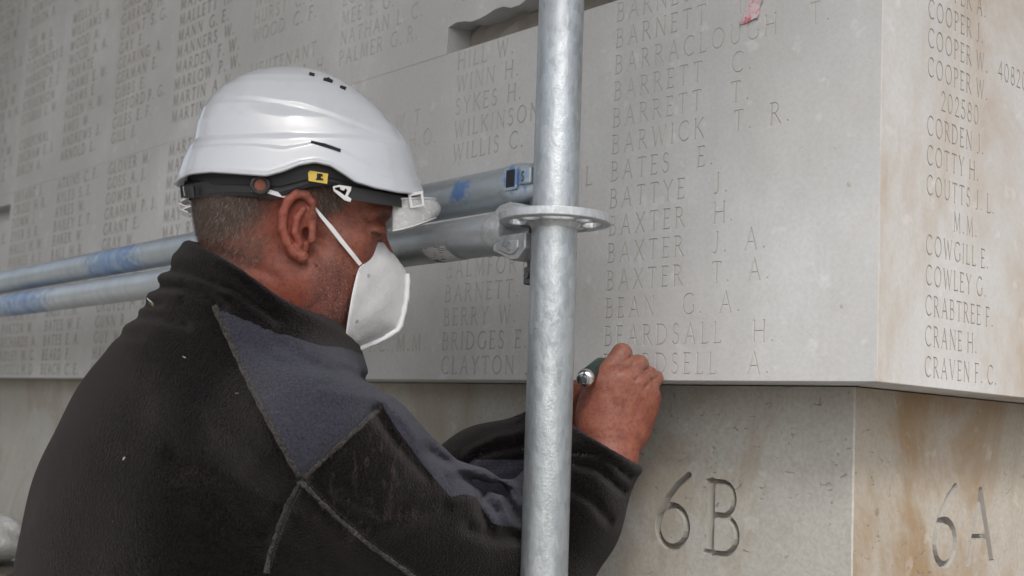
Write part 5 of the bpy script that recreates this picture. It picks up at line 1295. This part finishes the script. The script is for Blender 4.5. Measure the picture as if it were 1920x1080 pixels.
mb = MB(); rim_pts = [HW([(q[0]+(3 if q[0] > 742 else 1.5), q[1]+(0 if q[0] > 742 else 2.5), 6+(q[2]*1.0))])[0] for i, q in enumerate([z for z in rdg if z[1] > 510][:-1])]
mb.tube(rim_pts, [.0029+.0006*math.sin(i*.8)**2 for i in range(len(rim_pts))], 10); mb.build('sealed_rim', M['mask_rim'], mask, True)
mb = MB(); mb.tube([HW([mpt(i, .985, 1)])[0] for i in range(0, 14)], .0009, 6); mb.build('nose_seam', M['mask_rim'], mask, True)
# welded dashes along the cheek edge
mb = MB()
for i in range(5, 40):
    for j in (1.0, 2.0):
        a = HW([mpt(i, j/NU, 1)])[0]; mb.box(a+HL*.0004, CU*.0009, HX*.0005, HL*.0003)
o = mb.build('weld_dashes', M['mask_dot'], mask); o['kind'] = 'stuff'
mb = MB(); mb.tube([HW([mpt(i, .0, 1)])[0] for i in range(1, 41)], .0010, 6); mb.build('cheek_edge', M['mask_rim'], mask, True)
def fore(px, py):
    bv_ = BVHTree.FromPolygons([Vector(v) for v in NEARMASK.reshape(-1, 3)], [(i*(NU+1)+j, i*(NU+1)+j+1, (i+1)*(NU+1)+j+1, (i+1)*(NU+1)+j) for i in range(40) for j in range(NU)])
    return cast(bv_, px, py, 0.0)
for (x, y) in ((690, 517), (668, 602)):
    h = fore(x, y)
    if h:
        n_ = h[1] if h[1]@HL > 0 else -h[1]; mb = MB(); mb.tube([h[0]-n_*.0005, h[0]+n_*.0008], .0042, 18); mb.tube([h[0]+n_*.0008, h[0]+n_*.0016], [.0030, .0022], 14); mb.build('rivet', M['mask_dot'], mask, True)
# elastics
def ribbon(pts, ws, name, thick=.0007):
    V = []; F = []; n = len(pts)
    for i, (x, y, l) in enumerate(pts):
        a = np.array(pts[max(0, i-1)][:2], float); b_ = np.array(pts[min(n-1, i+1)][:2], float); d = (b_-a)/np.linalg.norm(b_-a); pn = np.array([-d[1], d[0]])*ws[i]/2
        for s_ in (1, -1):
            q = P(x+pn[0]*s_, y+pn[1]*s_, l); V += [q+HL*thick, q-HL*thick]
    for i in range(n-1):
        a, b_ = i*4, i*4+4; F += [(a, a+2, b_+2, b_), (a+1, b_+1, b_+3, a+3), (a, b_, b_+1, a+1), (a+2, a+3, b_+3, b_+2)]
    F += [(0, 1, 3, 2), (4*n-4, 4*n-2, 4*n-1, 4*n-3)]
    return mk(name, V, F, M['elastic'], mask)
ribbon([(588, 386, 128), (600, 403, 124), (620, 427, 118), (640, 453, 111), (660, 478, 103), (674, 496, 94)], [3, 6, 8, 8, 7.5, 7], 'elastic_strap')
ribbon([(474, 356, 143), (500, 358, 141), (520, 364, 136), (541, 369, 131)], [8, 8, 8, 8], 'elastic_strap')
mb = MB()
for k, (x, y) in enumerate([(356, 381), (352, 391), (360, 396), (355, 402)]):
    mb.box(P(x, y, 20+8*k), nrm(CR+CU*.4*(-1)**k)*.0045, nrm(HL+CU*.5)*.006, nrm(CU-CR*.5)*.0006)
mb.build('elastic_tail', M['elastic'], mask)

# ------------------------------------------------------------------ carving tool in the hand
T_A, T_B = W(1096, 710, 1.395), W(1146, 668, 1.515)
tv_ = nrm(T_B-T_A); tool = thing('engraving_tool', 'green handheld carving tool with chrome end cap, in the man\'s right hand', 'hand tool', T_A)
M['green'] = simple('green_enamel', (.007, .026, .020), .35)
mb = MB(); mb.tube([T_A+tv_*.010, T_A+tv_*.012, T_A+tv_*.075, T_A+tv_*.092], [.0088, .0096, .0096, .0062], 24); mb.build('barrel', M['green'], tool, True)
mb = MB(); mb.tube([T_A-tv_*.0030, T_A-tv_*.0015, T_A+tv_*.001, T_A+tv_*.006, T_A+tv_*.0075, T_A+tv_*.0105], [.0052, .0082, .0102, .0106, .0100, .0094], 28); o = mb.build('end_cap', M['chrome'], tool, True)
mb = MB(); mb.tube([T_A-tv_*.0046, T_A-tv_*.0032], [.0030, .0042], 16); mb.tube([T_A-tv_*.0030+0*tv_, T_A-tv_*.0036], [.0066, .0062], 20, caps=False); mb.build('air_inlet', M['dark_steel'], o, True)
d_ = tv_; tq = (CORNER-T_B)@NV/(d_@NV); mb = MB(); mb.tube([T_A+tv_*.090, T_B, T_B+tv_*max(.005, tq-.001)], [.004, .003, .0012], 10); mb.build('chisel_bit', M['dark_steel'], tool, True)

# ------------------------------------------------------------------ small things on and near the wall
m, nt, b = new_mat('tape_pink'); N = NT(nt); p = N.pos(); s_ = N.sep(p)
c = N.mix(N.ramp(N.noise(p, 140, 3, .6, .6), .5, .66), (.56, .46, .48), (.58, .13, .17)); N.l(c, b.inputs['Base Color']); b.inputs['Roughness'].default_value = .5; M['tape'] = m
def on_wall(px, py, out=0.0):
    d = ray(px, py); t = ((CORNER-EYE)@NV-out)/(d@NV); return EYE+d*t
tp = [(1386, 46), (1396, 26), (1404, 0), (1410, -22), (1432, -22), (1430, 2), (1425, 12), (1424, 24), (1420, 32), (1408, 38), (1402, 43), (1394, 44)]
V = [on_wall(x, y, .0022+.0014*math.sin(i*1.7)) for i, (x, y) in enumerate(tp)]+[on_wall(x, y, .0002) for x, y in tp]; n = len(tp)
F = [tuple(range(n))]+[(i, n+i, n+(i+1) % n, (i+1) % n) for i in range(n)]
o = mk('tape_scrap', V, F, M['tape']); tag(o, 'torn scrap of pink and red tape stuck on the upper wall', 'tape')
# old chips in the face of the corner panel
for (x, y, r_) in ((1592, 345, 10), (1578, 573, 7), (1545, 315, 3)):
    n = 9; V = [on_wall(x, y, .0005)]; F = []
    for k in range(n):
        a = 2*math.pi*k/n; q = r_*(.55+.6*random.random()); V.append(on_wall(x+q*.7*math.cos(a), y+q*math.sin(a), -.0002))
    for k in range(n): F.append((0, 1+k, 1+(k+1) % n))
    mk('stone_chip', V, F, M['panel_side'], wall)
# crumpled white plastic sheet on a timber stack, at the left edge
m, nt, b = new_mat('plastic_sheet'); N = NT(nt); p = N.pos(); b.inputs['Base Color'].default_value = (.66, .67, .67, 1); b.inputs['Roughness'].default_value = .35; N.l(N.bump(N.noise(p, 28, 5, .65, 1.5), .9, .02), b.inputs['Normal']); M['sheet'] = m
sc_c = W(-40, 1004, 2.75)
def sack(p):
    d = ell(p, sc_c+[-.03, 0, -.005], (.125, .10, .062))
    q = (p-sc_c)*np.array([38, 42, 55]); return d+.012*np.sin(q[:, 0]+1.7*np.sin(q[:, 2]*.7)+.9*np.sin(q[:, 1]))*np.sin(q[:, 1]*.6+q[:, 2]*.9)
Vx, Qx = nets(sack, sc_c-[.22, .16, .11], sc_c+[.16, .16, .11], .006); zmin = Vx[:, 2].min()
o = mk('plastic_sheet', Vx, Qx, M['sheet'], smooth=True); tag(o, 'crumpled white plastic sheet behind the man\'s back at the left edge', 'plastic sheet')
M['timber'] = stone_mat('weathered_timber', (.17, .15, .125), (.11, .10, .085), (.09, .08, .07), .4, .2, .5, .3, 4.4)
st = thing('timber_stack', 'weathered grey timbers stacked under the white plastic sheet', 'timber stack', (sc_c[0]-.05, sc_c[1], 0))
zt = zmin+.012; nb_ = 9; hh = zt/nb_
for k in range(nb_):
    for j in (-1, 1):
        mb = MB(); mb.box((sc_c[0]-.04+random.uniform(-.006, .006), sc_c[1]+j*.062, hh*(k+.5)), (.16, 0, 0), (0, .058, 0), (0, 0, hh*.5-.0015), bev=.004); mb.build('plank', M['timber'], st)
print('all', time.time()-T0)
